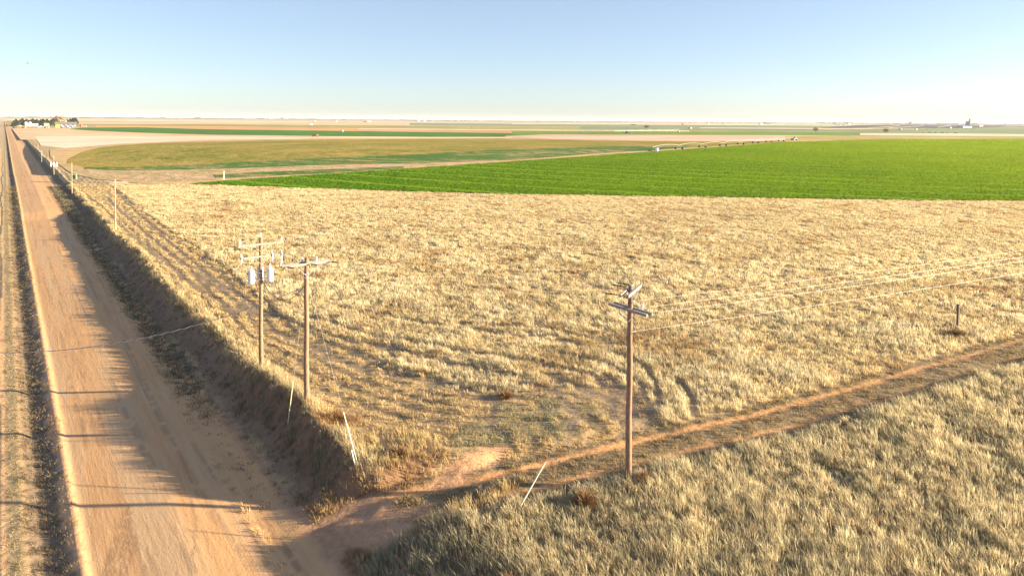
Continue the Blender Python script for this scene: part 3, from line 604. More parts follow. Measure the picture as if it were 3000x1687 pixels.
for lat, dep, dz in ((-.56, -.25, -.06), (-.22, .52, .0), (.62, .05, .05)):
    c = rt * lat + _h * dep; c.z = zt + dz
    tk = MB().lathe(c, [(.19, 0), (.215, .03), (.215, .80), (.225, .82), (.225, .86), (.17, .91), (.04, .93)], 16).build('transformer', M['tank'], A, smooth=False)
    q = c + Vector((0, 0, .92)); MB().lathe(q, [(.05, 0), (.07, .03), (.04, .07), (.06, .11), (.035, .16), (.05, .2), (.02, .3)], 8).build('bushing', M['porcelain'], tk)
    o_ = -c.copy(); o_.z = 0; o_.normalize(); side = Vector((-o_.y, o_.x, 0))
    for k in (-1, 0, 1):
        b0 = c + side * (.10 * k) - o_ * .20 + Vector((0, 0, .68)); MB().lathe(b0, [(.03, 0), (.035, .05), (.02, .1)], 6, -o_ + side * k * .3).build('terminal', M['brownglaze'], tk)
    for hz in (.22, .62): MB().bar(c + o_ * .2 + Vector((0, 0, hz)), Vector((0, 0, c.z + hz)) + o_ * -.1, .08, .05).build('bracket', M['brace'], tk)
MB().lathe((0, 0, zt + .18), [(.16, 0), (.16, .06)], 10).build('clamp_band', M['steel'], A)
MB().lathe((0, 0, zt + .62), [(.16, 0), (.16, .06)], 10).build('clamp_band', M['steel'], A)
for x0, x1 in ((-1.36, -.5), (.68, .1), (1.32, .62)):
    MB().path([(x0, -.3, zA(750) - .4), ((x0 + x1) / 2, -.35, zA(750) - .75), (x1, -.12, zt + 1.15)], .008, 4).build('jumper_wire', M['darkwire'], A)

# pole B, corner pole with a doubled crossarm
zb = ground_at(*P_B); zB = lambda y: zat(P_B[0], P_B[1], y) - zb
B = empty('utility_pole', (*P_B, zb), label='brown wooden corner pole with one doubled crossarm, right beside the transformer pole', cat='utility pole')
hB = zB(757); pole_part(B, hB, .165, .12)
zc = zB(772)
for s_ in (-1, 1): MB().box((0, .18 * s_, zc), 3.0, .10, .13).build('crossarm', M['arm'], B)
MB().bar((-.7, -.24, zc - .05), (0, -.16, zc - .75), .035, .012).bar((.7, -.24, zc - .05), (0, -.16, zc - .75), .035, .012).build('brace', M['brace'], B)
dC = Vector((P_C[0] - P_B[0], P_C[1] - P_B[1], -.35)).normalized()
for x_ in (-1.3, .12, 1.36):
    deadend((x_, -.24, zc), dC, .62, M['brownglaze'], B)
    MB().bar((x_, -.28, zc), (x_, .28, zc), .03, .03).build('bolt', M['steel'], B)
for x_, y_ in ((-1.42, .18), (-.18, .18), (.55, -.18)): insul(MB(), (x_, y_, zc + .18), .18, .08).build('insulator', M['porcelain'], B)
MB().lathe((0, 0, zc - .85), [(.145, 0), (.145, .08)], 10).build('clamp_band', M['steel'], B)
MB().lathe((0, 0, zc - .62), [(.16, 0), (.16, .06)], 10).build('clamp_band', M['steel'], B)

# pole C, two doubled crossarms turned across each other
z0 = ground_at(*P_C); zC = lambda y: zat(P_C[0], P_C[1], y) - z0
Cc = empty('utility_pole', (*P_C, z0), label='tall brown pole with crossarms at two angles, standing beside the farm trail', cat='utility pole')
hC = zC(838); pole_part(Cc, hC, .165, .12)
up_d = Vector((.88, .48, 0)).normalized(); up_n = Vector((up_d.y, -up_d.x, 0)); zu = zC(851); zl = zC(905)
for s_ in (-1, 1):
    n_ = up_n * .19 * s_; c = Vector((0, 0, zu)) + n_
    MB().bar(c - up_d * 1.22, c + up_d * 1.22, .11, .13).build('crossarm', M['arm'], Cc)
    n2 = Vector((.19 * s_, 0, 0)); c = Vector((0, 0, zl)) + n2
    MB().bar(c - Vector((0, 1.25, 0)), c + Vector((0, 1.25, 0)), .11, .13).build('crossarm', M['arm'], Cc)
for d_, n_, z in ((up_d, up_n, zu), (Vector((0, 1, 0)), Vector((-1, 0, 0)), zl)):
    for s_ in (-1, 1): MB().bar(d_ * .6 * s_ + n_ * .25 + Vector((0, 0, z - .03)), n_ * .14 + Vector((0, 0, z - .62)), .035, .012).build('brace', M['brace'], Cc)
dB = -dC; dB.z = .04
for k in (-1.1, 0, 1.1): deadend(up_d * k - up_n * .25 + Vector((0, 0, zu + (.0 if k else .16))), dB, .75, M['dark'], Cc, 8)
DX = Vector((1, -.17, 0)).normalized()
for k in (-1.12, -.45, 1.1): deadend(Vector((.25, k, zl)), DX, .55, M['arm'], Cc, 3)
insul(MB(), Vector((.19, -.62, zl + .18)), .16, .07).build('insulator', M['porcelain'], Cc)
deadend(Vector((.14, 0, zC(974))), DX, .2, M['porcelain'], Cc, 2)
MB().path([(.0, -.2, zl - .05), (-.25, -.5, zl - .5), (-.1, -.2, zl - 1.2)], .01, 5).build('jumper_wire', M['darkwire'], Cc)

def sagline(a, b, sag, n=24):
    a, b = Vector(a), Vector(b); return [a.lerp(b, i / n) - Vector((0, 0, sag * 4 * (i / n) * (1 - i / n))) for i in range(n + 1)]
# wires to the next pole along the trail, outside the picture on the right
PE = (P_C[0] + 85, P_C[1] - 14.5)
E_ = empty('utility_pole', (*PE, ground_at(*PE)), label='utility pole at the far right end of the pale overhead wires', cat='utility pole')
pole_part(E_, 10); MB().box((0, 0, 9.2), .11, 2.5, .13).build('crossarm', M['arm'], E_)
wl_ = ['topmost pale wire running right from the pole by the trail', 'second pale wire from the top running right over the field', 'third pale wire down, leaving the end of the lower crossarm', 'lowest pale wire, leaving the bare pole below its crossarms']
for i, (k, zz) in enumerate(((1.1, zl), (-.45, zl + .1), (-1.12, zl), (0, zC(974)))):
    a = Vector((P_C[0], P_C[1], z0 + zz)) + (Vector((.25, k, 0)) + DX * .55 if i < 3 else Vector((.3, 0, 0)))
    b = Vector((PE[0], PE[1] + k, z0 + (9.0 if i < 3 else 7.6)))
    MB().path(sagline(a, b, .55), .0055, 5).build('overhead_wire', M['wire'], label=wl_[i], cat='wire', group='wires to the right')
wl_ = ['thin wire between the corner pole and the trail pole, left arm end', 'thin wire between the corner pole and the trail pole, at mid arm', 'thin wire between the corner pole and the trail pole, right arm end']
for i, (x_, k) in enumerate(((-1.3, -1.1), (.12, 0), (1.36, 1.1))):
    a = Vector((P_B[0] + x_, P_B[1] - .24, zb + zc)) + dC * .62; b = Vector((*P_C, z0 + zu)) + up_d * k - up_n * .25 + dB.normalized() * .75
    MB().path(sagline(a, b, .18, 14), .004, 4).build('overhead_wire', M['wire'], label=wl_[i], cat='wire', group='thin wires between the near poles')
# looped black cable between poles A and B
a = Vector((*P_A, za + zA(829))) + Vector((.13, -.1, 0)); b = Vector((*P_B, zb + zB(838))) + Vector((-.15, .0, 0))
MB().path(sagline(a, b, 1.0, 18), .022, 6).build('looped_cable', M['darkwire'], label='black cable drooping between the transformer pole and the corner pole', cat='cable')
# twisted service cable crossing the road to the left
def twist():
    b2 = Vector((*P_B, zb + zB(838))); e = Vector((-14.0, 64.0, 4.5)); P = sagline(b2, e, 3.25, 300)
    o = empty('service_cable', P[0], label='twisted pale and black cable crossing above the dirt road from the corner pole', cat='cable')
    for ph, mt, nm, rr in ((0, M['wire'], 'bare_strand', .019), (math.pi, M['darkwire'], 'insulated_strand', .011)):
        MB().path([p_ - P[0] + Vector((0, .016 * math.cos(ph + i * .95), .016 * math.sin(ph + i * .95))) for i, p_ in enumerate(P)], rr, 5).build(nm, mt, o)
twist()
PS = (-14.0, 64.0); S_ = empty('utility_pole', (*PS, ground_at(*PS)), label='utility pole left of the road holding the twisted cable', cat='utility pole'); pole_part(S_, 6)

# guy wires with plastic guards
def guy(px0, px1, gz, target, label, wlabel, mat, r=.028):
    for _ in range(4): gz = ground_at(*at(*px0, gz)) if gz != .0 else .0
    g0 = Vector((*at(*px0, gz), gz)); tg = Vector(target); d = (tg - g0).normalized()
    L = 1.0
    while proj(*(g0 + d * L))[1] > px1[1] and L < 6: L += .02
    g = empty('guy_wire', g0, label=wlabel, cat='guy wire', group='guy wires of the near poles')
    MB().path([Vector((0, 0, 0)) - d * .25, tg - g0], .006, 4).build('wire', M['wire'], g)
    MB().path([d * .1, d * L], r, 8).build('guard', mat, g, label=label)
    MB().path([-d * .35, d * .12], .015, 6).build('anchor_rod', M['steel'], g)
topB = (*P_B, zb + zc - .75); lowC = (*P_C, z0 + zC(915))
g1 = at(843, 1243)
guy((843, 1243), (853, 1117), -.35, topB, 'yellow guard', 'guy wire with yellow guard left of the corner pole, on the road bank', M['yellow'])
guy((1052, 1375), (1008, 1207), .0, topB, 'pale yellow guard', 'guy wire with pale guard right of the corner pole, in tall grass', M['yellow2'])
guy((1513, 1503), (1595, 1355), .01, lowC, 'pale guard', 'guy wire with pale guard left of the trail pole, across the trail', M['yellow2'])
q0 = Vector((*at(1042, 1370, .05), .05)); q1 = q0 + Vector((-.12, .25, .85)); MB().path([q0, q1], .03, 7).build('guy_guard_stub', M['yellow2'], label='short broken piece of pale guard standing beside the right-hand guy wire', cat='guard')

# poles further along the road, and the lone posts
def simple_pole(px, top, label, arm=None, tx=False, mat=None, group=None, r=.11, name='utility_pole', cat='utility pole', h=None, gz=None):
    x, y = at(*px); gz = ground_at(x, y) if gz is None else gz
    hh = zat(x, y, top) - gz; o = empty(name, (x, y, gz), label=label, cat=cat, group=group)
    pole_part(o, hh, r, r * .75, mat or M['palepole'], 8)
    if arm: MB().box((arm[0], -.12, hh - arm[2]), arm[1], .12, .13).build('crossarm', M['arm'], o)
    if tx:
        for k in (-1, 0, 1):
            tk = MB().lathe((k * .75, -.2 if k else -.4, hh * .45), [(.22, 0), (.22, .95), (.1, 1.05)], 10).build('transformer', M['white'], o)
            MB().lathe((k * .75, -.2 if k else -.4, hh * .45 + 1.0), [(.07, 0), (.05, .25)], 6).build('bushing', M['porcelain'], tk)
    return o
simple_pole((338, 678), 526, 'slim wooden pole with a one-sided crossarm beside the mown verge', arm=(.75, 2.0, .45))
simple_pole((211, 566), 476, 'pale wooden pole at the head of the shaded bank, in front of the green cabinet', r=.09)
simple_pole((233, 562), 512, 'thin dark post right of the green cabinet', mat=M['postwood'], r=.08, name='post', cat='post')
simple_pole((158, 509), 456, 'pale pole carrying a row of white transformers far up the road', tx=True, r=.10)
simple_pole((122, 473), 440, 'slender pale pole beyond the white transformer pole', r=.09)
simple_pole((111, 437), 424, 'short thin pole where the pale stubble field begins', r=.09)
simple_pole((43, 366.5), 353.5, 'tall pale pole left of the dark evergreens', r=.22)
simple_pole((656, 528), 501, 'white standing pipe at the tip of the green crop circle', mat=M['white'], r=.10, name='standpipe', cat='pipe', gz=0)
simple_pole((661, 373), 361, 'thin pale pole standing in the olive field band', r=.22)
simple_pole((1381, 378), 368, 'thin dark pole on the far olive field', mat=M['postwood'], r=.22)
simple_pole((2438, 412), 405, 'short pale pole on the far rim of the bright crop circle', r=.2)
xf, yf = at(2805, 965); f = empty('fence_post', (xf, yf, ground_at(xf, yf)), label='lone dark square wooden post standing in dry grass at right', cat='post')
MB().bar((0, 0, -.3), (.05, 0, 2.1), .2, .16).build('post', M['postwood'], f); MB().box((.05, 0, 2.12), .17, .21, .03).build('cap', M['dark'], f)
# pump cabinet on the verge
xb, yb = at(216, 527); cb = empty('pump_cabinet', (xb, yb, 0), R(-15), label='small green pump cabinet with dark open side behind the pale pole', cat='cabinet')
MB().box((0, 0, 1.15), 1.9, 1.3, 1.9).build('housing', M['greenbox'], cb); MB().box((0, -.67, 1.1), 1.3, .04, 1.5).build('door', M['dark'], cb)
MB().box((0, 0, 2.14), 2.1, 1.5, .08).build('lid', M['greenbox'], cb); MB().box((0, 0, .1), 2.0, 1.4, .2).build('base', M['postwood'], cb)
cb.scale = (.75, .75, .75)

# ------------------------------------------------------------------ shrubs and trees
def foliage_mat(name, a, b):
    m, nt, bs = nodes(name); t = N(nt, 'ShaderNodeTexCoord').outputs['Object']
    nt.links.new(ramp(nt, noise(nt, t, 2.5, 5), [(.35, a), (.65, b)]), bs.inputs['Base Color']); bs.inputs['Roughness'].default_value = .9; return m
M['bush'] = foliage_mat('dead brown twigs', (.20, .11, .05), (.36, .22, .10))
M['ever'] = foliage_mat('evergreen needles', (.022, .034, .022), (.05, .068, .032))
M['bare'] = foliage_mat('bare twigs', (.26, .20, .14), (.40, .31, .20))
M['farleaf'] = foliage_mat('dull brown leaves', (.12, .09, .06), (.20, .14, .09))
M['bark'] = plain('bark', (.16, .12, .08), .95)
def bush(px, rad, ht, label, n=700, mat='bush', seed=0, up=.5):
    x, y = at(*px); r = np.random.default_rng(seed + 900)
    o = empty('dry_bush', (x, y, ground_at(x, y)), label=label, cat='bush')
    th = r.uniform(0, 2 * np.pi, n); ph = np.arccos(r.uniform(0, 1, n)); L = r.uniform(.5, 1.05, n); mb = MB()
    for a, p, l in zip(th, ph, L):
        d = Vector((math.sin(p) * math.cos(a) * rad, math.sin(p) * math.sin(a) * rad, math.cos(p) * ht + .05)) * l
        c = d * r.uniform(.15, .6); s = Vector(r.normal(0, 1, 3)); s = s.cross(d).normalized() * .012
        e = d + Vector(r.normal(0, .05, 3)); k = len(mb.v); mb.v += [c - s, c + s, e + s * .4]; mb.f.append([k, k + 1, k + 2])
    mb.build('twigs', M[mat], o)
    MB().path([(0, 0, -.1), (.02, 0, ht * .3)], [.05, .03], 6).build('stem', M['bark'], o)
bush((1712, 1478), .75, .85, 'round rusty brown bush between the guard and the trail pole', seed=1, n=1500)
bush((1885, 1420), .55, .8, 'brown weedy bush at the right foot of the trail pole', seed=2, n=1000)
bush((985, 1240), 1.05, .8, 'wide brown bush at the right foot of the corner pole', seed=3, n=1800)
bush((2800, 985), 1.0, .7, 'low dark brown bush around the foot of the lone post', seed=4, n=1200)
bush((1490, 1690), .6, .6, 'brown bush at the very bottom edge of the near field', seed=5, n=800)
bush((1170, 1340), .7, .7, 'rusty bush in the grass right of the guy guards', seed=6, n=900)
bush((2530, 952), .8, .45, 'low dark bush in the field, left of the lone post', seed=7, n=700)
bush((1235, 1095), .6, .55, 'dark brown clump on the edge of the mown strip', seed=8, n=900)
bush((1480, 1165), .7, .5, 'rusty clump where the tall grass meets the mown corner', seed=9, n=900)

def tree_parts(o, h, wdt, mat, n=160, seed=0, conical=False, trunkh=.25, leaf=None):
    r = np.random.default_rng(seed); mb = MB(); lf = leaf or wdt * .16
    for i in range(n):
        if conical:
            t = r.uniform(0, 1) ** .8; rr = wdt / 2 * (1 - t) ** .8 * r.uniform(.5, 1.1); a = r.uniform(0, 6.28); c = Vector((rr * math.cos(a), rr * math.sin(a), h * (.06 + .94 * t)))
        else:
            v = Vector(r.normal(0, 1, 3)).normalized() * r.uniform(.35, 1) ** .5 * (1 + .25 * math.sin(i * .7)); c = Vector((v.x * wdt / 2, v.y * wdt / 2, h * (trunkh + (1 - trunkh) / 2) + v.z * h * (1 - trunkh) / 2))
        u = Vector(r.normal(0, 1, 3)).normalized() * lf; w_ = Vector(r.normal(0, 1, 3)).normalized() * lf * .7
        k = len(mb.v); mb.v += [c - u, c + w_, c + u, c - w_]; mb.f.append([k, k + 1, k + 2, k + 3])
    mb.build('crown', mat, o)
    t_ = MB().path([(0, 0, -.3), (.05, 0, h * .45), (0, .05, h * .8)], [h * .035, h * .025, h * .01], 6)
    if not conical:
        for k in range(5):
            a = k * 1.26; t_.path([(0, 0, h * .3), (math.cos(a) * wdt * .22, math.sin(a) * wdt * .22, h * .6)], [h * .018, h * .006], 5)
    t_.build('trunk', M['bark'], o)
def copy_tree(o, parent=None):
    c = o.copy(); COL.objects.link(c); c.parent = parent
    for ch in list(o.children): copy_tree(ch, c)
    return c
def px_scale(x, y): return Vector((x - CAMX, y, H)).length / F
# windbreak of evergreens on the farmstead
protos = []
row = [(40, 371, 13), (47, 369, 15)] + [(54 + i * 6.0, 368.5 - (i % 3) * .5, 11.5 + (i * 7 % 5)) for i in range(18)] + [(196, 362, 11), (206, 362, 12), (214, 363, 14), (221, 364, 15)]
for i, (px, py, hp) in enumerate(row):
    x, y = at(px, py); s_ = px_scale(x, y)
    if i < 3:
        o = empty('evergreen_tree', (x, y, 0)); tree_parts(o, 9.0, 7.0 + i * .7, M['ever'], 700, i + 40, conical=True, leaf=.95); protos.append(o)
    else: o = copy_tree(protos[i % 3])
    o.location = (x, y, 0); o.rotation_euler = (0, 0, i * 1.3); k = hp * s_ / 9.0; o.scale = (k * 1.2, k * 1.2, k)
    tag(o, 'dark evergreen tree in the windbreak row behind the farm buildings' if i < 20 else 'dark rounded evergreen behind the right end of the long barn', 'tree', 'evergreens of the farm windbreak' if i < 20 else 'evergreens behind the barn')
def lone(px, py, hp, wp, mat, label, name='tree', n=260, seed=0):
    x, y = at(px, py); s_ = px_scale(x, y); o = empty(name, (x, y, 0), label=label, cat='tree'); tree_parts(o, hp * s_, wp * s_, mat, n, seed, leaf=max(.35, wp * s_ * .07)); return o
lone(176, 366, 22, 27, M['bare'], 'large bare pale tree rising above the long barn', 'bare_tree', 700, 3)
lone(2595, 391.5, 12, 14, M['farleaf'], 'round brown tree on the far right beyond the bright green crop', seed=4)
lone(2389, 388, 13, 13, M['farleaf'], 'bushy grey brown tree in the middle distance, left of the brown one', seed=5)
lone(1894, 377, 9, 15, M['farleaf'], 'wide low grey tree beyond the far irrigation machine', seed=6)
lone(1999, 367, 5, 6, M['farleaf'], 'tiny grey tree on the pale strip near the horizon', seed=7)
lone(2445, 366, 5, 6, M['farleaf'], 'tiny dark tree near the left end of the dark feedlot', seed=8)
lone(2118, 366, 4, 5, M['farleaf'], 'tiny tree left of the white far farmhouse', seed=9)
far_tr = [(2238, 365, 5, 12), (2249, 365, 5, 9), (2256, 365, 4, 6), (1218, 355.5, 3, 9), (1232, 356, 4, 8), (1248, 356.5, 3, 6), (1260, 357, 2.5, 5), (1855, 367, 2, 22), (2455, 367.5, 2.5, 10), (2470, 368, 3, 8)]
for i, (px, py, hp, wp) in enumerate(far_tr):
    L = ['dark trees right beside the white far farmhouse', 'second dark tree clump right of the white far farmhouse', 'small dark tree at the right end of the far farmhouse', 'dark low tree at the left of the white horizon silos', 'dark tree just below the white horizon silos', 'dark low tree right of the white horizon silos', 'last small tree right of the white horizon silos', 'long low dark thicket on the far green band', 'small dark thicket left of the feedlot', 'small dark tree at the feedlot corner'][i]
    lone(px, py, hp, wp, M['farleaf'] if i > 6 else M['ever'], L, 'far_tree', 90, 20 + i)

# ------------------------------------------------------------------ farmstead
def bld(name, px0, px1, py, hp, depth, wall, roof, label, rz=None, cat='building', roofh=.35, flat=False, doors=0, eave=.3):
    (x0, y0), (x1, y1) = at(px0, py), at(px1, py); cx, cy = (x0 + x1) / 2, (y0 + y1) / 2; s_ = px_scale(cx, cy)
    W_ = math.hypot(x1 - x0, y1 - y0); ang = math.atan2(y1 - y0, x1 - x0) if rz is None else rz; h = hp * s_
    o = empty(name, (cx, cy, 0), ang, label=label, cat=cat); rh = h * roofh if not flat else 0; wh = h - rh; D = depth
    MB().box((0, D / 2, wh / 2), W_, D, wh).build('wall', wall, o)
    if flat: MB().box((0, D / 2, wh + .12), W_ + eave, D + eave, .2).build('roof', roof, o)
    else:
        m = MB(); e = eave; k = [(-W_ / 2 - e, -e, wh + .02), (W_ / 2 + e, -e, wh + .02), (W_ / 2 + e, D / 2, wh + rh), (-W_ / 2 - e, D / 2, wh + rh), (W_ / 2 + e, D + e, wh + .02), (-W_ / 2 - e, D + e, wh + .02)]
        m.v = [Vector(v) for v in k]; m.f = [[0, 1, 2, 3], [3, 2, 4, 5], [0, 3, 5], [1, 4, 2], [0, 5, 4, 1]]; m.build('roof', roof, o)
    for i in range(doors):
        MB().box((-W_ / 2 + W_ * (i + .5) / doors, -.05, wh * .36), W_ / doors * .45, .12, wh * .7).build('door', M['steel'], o)
    return o
M['roofgrey'] = plain('weathered tin roof', (.26, .21, .17), .6, .3, .2, 1)
M['bluegrey'] = plain('blue grey siding', (.06, .08, .11), .7, 0, .15, 1)
M['beige'] = plain('beige siding', (.62, .50, .30), .8, 0, .1, 1)
M['ochre'] = plain('ochre hay', (.55, .33, .06), .9, 0, .3, 2)
M['redp'] = plain('rusty red paint', (.42, .13, .07), .7, 0, .2, 1)
M['whitew'] = plain('white siding', (.50, .49, .46), .6, 0, .05, 1); M['farsteel'] = plain('pale galvanised bin steel', (.42, .43, .44), .6, 0, .1, 1)
M['equip'] = plain('yellow green machine paint', (.38, .40, .10), .6, 0, .3, 1)
M['tanw'] = plain('pinkish brick', (.62, .38, .26), .8, 0, .1, 1)
bld('long_shed', 76, 112, 370.5, 6.8, 7, M['whitew'], M['whitew'], 'long white shed in front of the evergreen windbreak', roofh=.18, doors=3)
for px, L in ((75.5, 'left of the two white round tanks behind the long white shed'), (87.5, 'right of the two white round tanks behind the long white shed')):
    x, y = at(px, 369); s_ = px_scale(x, y); o = empty('storage_tank', (x, y, 0), label=L, cat='tank', group='white tanks behind the shed')
    MB().lathe((0, 0, 0), [(3.4 * s_, 0), (3.4 * s_, 8.2 * s_)], 18).build('shell', M['whitew'], o); MB().lathe((0, 0, 8.2 * s_), [(3.5 * s_, 0), (.3, 1.6 * s_)], 18).build('roof', M['whitew'], o)
bld('farmhouse', 130, 144, 370, 7, 8, M['beige'], M['beige'], 'small beige gabled house between the white shed and the barn', doors=1, roofh=.5)
bld('barn', 161, 226, 371, 11, 16, M['bluegrey'], M['roofgrey'], 'long low barn with a weathered tin roof below the bare tree', doors=5, roofh=.45)
bld('hay_stack', 163, 175.5, 375.5, 8.5, 5, M['ochre'], M['ochre'], 'tall ochre stack of hay in front of the barn', flat=True, cat='hay stack', eave=.05)
def truck(px, py, label, body, L=5.4, pl=None, cat='pickup truck', name='pickup_truck', rz=.2):
    x, y = at(px, py); o = empty(name, (x, y, 0), rz, label=label, cat=cat); k = L / 5.4
    m = MB(); m.box((0, 0, .75 * k), L, 1.9 * k, .55 * k); m.box((1.9 * k, 0, 1.0 * k), 1.5 * k, 1.8 * k, .2 * k); m.build('body', body, o)
    MB().box((.3 * k, 0, 1.4 * k), 1.9 * k, 1.75 * k, .7 * k).build('cab', body, o); MB().box((.3 * k, 0, 1.42 * k), 1.94 * k, 1.6 * k, .4 * k).build('window', M['dark'], o)
    for sx in (-1, 1):
        for sy in (-1, 1): MB().lathe((sx * 1.75 * k, sy * .85 * k - .1, .38 * k), [(.38 * k, 0), (.38 * k, .22)], 12, (0, 1, 0)).build('wheel', M['dark'], o)
truck(118, 375, 'white pickup truck parked in the farmyard', M['whitew'], 8.0)
truck(58, 371, 'small pinkish truck at the left of the farmyard', M['tanw'], 6.5, name='farm_truck', cat='truck')
def trailer(px, py, L, h, label, mat, name='stock_trailer', cat='trailer'):
    x, y = at(px, py); s_ = px_scale(x, y); o = empty(name, (x, y, 0), -YAW + .05, label=label, cat=cat)
    MB().box((0, 0, h * s_ * .6), L * s_, 2.4, h * s_ * .75).build('body', mat, o); MB().box((L * s_ * .53, 0, .7), 1.2, .2, .2).build('drawbar', M['steel'], o)
    for sx in (-.3, -.15, .3): MB().lathe((L * s_ * sx, -1.25, .45), [(.45, 0), (.45, .25)], 10, (0, 1, 0)).build('wheel', M['dark'], o)
trailer(180, 374.5, 9, 4.5, 'short white trailer directly right of the hay stack', M['whitew'])
trailer(192, 374, 12, 5, 'long white trailer parked at the middle of the barn', M['whitew'])
trailer(206, 373.5, 11, 4.5, 'white trailer parked near the right end of the barn', M['whitew'])
trailer(184, 375.5, 6, 2, 'low rusty red wagon in front of the white trailers', M['redp'], 'farm_wagon', 'wagon')
trailer(201, 375.2, 6, 2, 'low pinkish wagon in front of the white trailers', M['tanw'], 'farm_wagon', 'wagon')
trailer(134, 376, 6, 3, 'yellow green farm machine left of the hay stack', M['equip'], 'farm_machine', 'farm machine')
trailer(141, 376, 4, 3, 'small yellow green implement nearest the hay stack', M['equip'], 'farm_machine', 'farm machine')
trailer(70, 376, 7, 3, 'dull brown implement parked at the yard entrance', M['equip'], 'farm_machine', 'farm machine')
trailer(243, 373, 4, 2.5, 'pale machine standing right of the red grain bin', M['tanw'], 'farm_machine', 'farm machine')
trailer(250, 372, 4, 2.2, 'outermost pale machine right of the farmstead', M['whitew'], 'farm_machine', 'farm machine')
x, y = at(238, 373); o = empty('grain_bin', (x, y, 0), label='small rust red grain bin right of the barn', cat='grain bin')
MB().lathe((0, 0, 0), [(1.6, 0), (1.6, 4.0)], 12).build('shell', M['redp'], o); MB().lathe((0, 0, 4.0), [(1.7, 0), (.2, 1.0)], 12).build('roof', M['redp'], o)

# ------------------------------------------------------------------ irrigation machines
def pivot(name, pts, base, top_py_off, label, endmast=True, spanup=1.2, blue=None, wheels=True, r=.06):
    """pts: pixels of the tower feet from the near end outward"""
    G = [Vector((*at(*p), 0)) for p in pts]; o = empty(name, G[0], label=label, cat='irrigation machine')
    hs = [zat(g.x, g.y, p[1] - top_py_off[i]) for i, (g, p) in enumerate(zip(G, pts))]
    T = [Vector((g.x, g.y, h)) - G[0] for g, h in zip(G, hs)]; G0 = [g - G[0] for g in G]
    for i in range(len(T) - 1):
        n = 10; top = [T[i].lerp(T[i + 1], k / n) + Vector((0, 0, spanup * 4 * (k / n) * (1 - k / n))) for k in range(n + 1)]
        sp = MB().path(top, r, 6).build('pipe_span', M['wire'], o)
        low = [T[i].lerp(T[i + 1], k / n) + Vector((0, 0, spanup * 4 * (k / n) * (1 - k / n) - (.9 if 0 < k < n else 0))) for k in range(n + 1)]
        m = MB().path(low, .025, 4)
        for k in range(1, n): m.path([top[k], low[k]], .02, 3)
        m.build('truss', M['steel'], sp)
    for i, (t_, g) in enumerate(zip(T, G0)):
        if i == 0: continue
        d = (T[i] - T[i - 1]).normalized(); s_ = Vector((-d.y, d.x, 0)).normalized()
        wb = 2.2 if wheels else 1.6
        m = MB()
        for k in (-1, 1): m.bar(g + s_ * wb * k + Vector((0, 0, .8)), t_, .09, .09)
        m.bar(g - s_ * wb + Vector((0, 0, .8)), g + s_ * wb + Vector((0, 0, .8)), .14, .14); tw = m.build('tower', M['steel'], o)
        for k in (-1, 1): MB().lathe(g + s_ * wb * k + Vector((0, 0, .62)) - Vector((d.x, d.y, 0)).normalized() * .16, [(.3, 0), (.66, .02), (.66, .30), (.3, .32)], 12, (d.x, d.y, 0)).build('wheel', M['dark'], tw)
    m = MB()
    for a in range(4): m.bar(G0[0] + Vector((1.6 * math.cos(a * 1.57 + .8), 1.6 * math.sin(a * 1.57 + .8), 0)), T[0], .1, .1)
    m.path([G0[0], T[0]], .12, 6); m.build('pivot_mast', M['steel'], o)
    return o, G, T
feet = [(1913, 444), (1989, 438), (2057.5, 433), (2118, 428.5), (2169.5, 424.5), (2213.5, 420.3), (2252.5, 417), (2288, 414.5), (2326, 411.5)]
off = [12.5, 12, 10.5, 9.5, 8.5, 7.6, 7, 6.4, 5.5]
pv, G, T = pivot('irrigation_pivot', feet, None, off, 'long white centre pivot sprinkler on wheeled towers crossing the green circle', spanup=1.0)
m = MB(); g = Vector((*at(2327, 411.5), 0)) - G[0]; m.box(g + Vector((0, 0, 1.2)), 6, 3, 1.6); m.box(g + Vector((3, 1, 2.2)), 1.2, 1.2, 2.2); m.build('end_unit', M['blue'], pv)
x, y = at(1925, 443.5); o = empty('control_box', (x, y, 0), .4, label='small white control box at the near end of the sprinkler', cat='box'); MB().box((0, 0, .9), 2.2, 1.2, 1.7).build('housing', M['white'], o); MB().box((0, -.62, .95), .8, .03, 1.2).build('door', M['steel'], o)
x, y = at(1903, 443.5); o = empty('tyre_pile', (x, y, 0), label='dark heap of equipment left of the sprinkler mast', cat='heap')
for k, (a, b) in enumerate(((0, 0), (1.4, .3), (.6, 1.1))): MB().lathe((a, b, .05), [(.45, 0), (.7, .1), (.7, .5), (.45, .6)], 10).build('tyre', M['postwood'], o)
feet2 = [(1655, 390), (1700, 390.3), (1742, 390.8), (1776, 391.2), (1803, 391.6), (1831, 391.2), (1864.5, 389.5), (1892, 389), (1919, 388.6), (1943, 388.2), (1966, 387.8), (1990, 387)]
pv2, G2, T2 = pivot('irrigation_pivot', feet2, None, [6.2] * 12, 'more distant pale sprinkler on the strip beyond the pink field', spanup=.9, r=.13)
x, y = at(1839, 392.5); o = empty('farm_machine', (x, y, 0), label='dark machine below the distant sprinkler', cat='farm machine'); MB().box((0, 0, 1.5), 7, 3, 1.6).build('body', M['dark'], o); MB().box((-1.5, 0, 2.9), 2.2, 2.2, 1.4).build('cab', M['dark'], o)

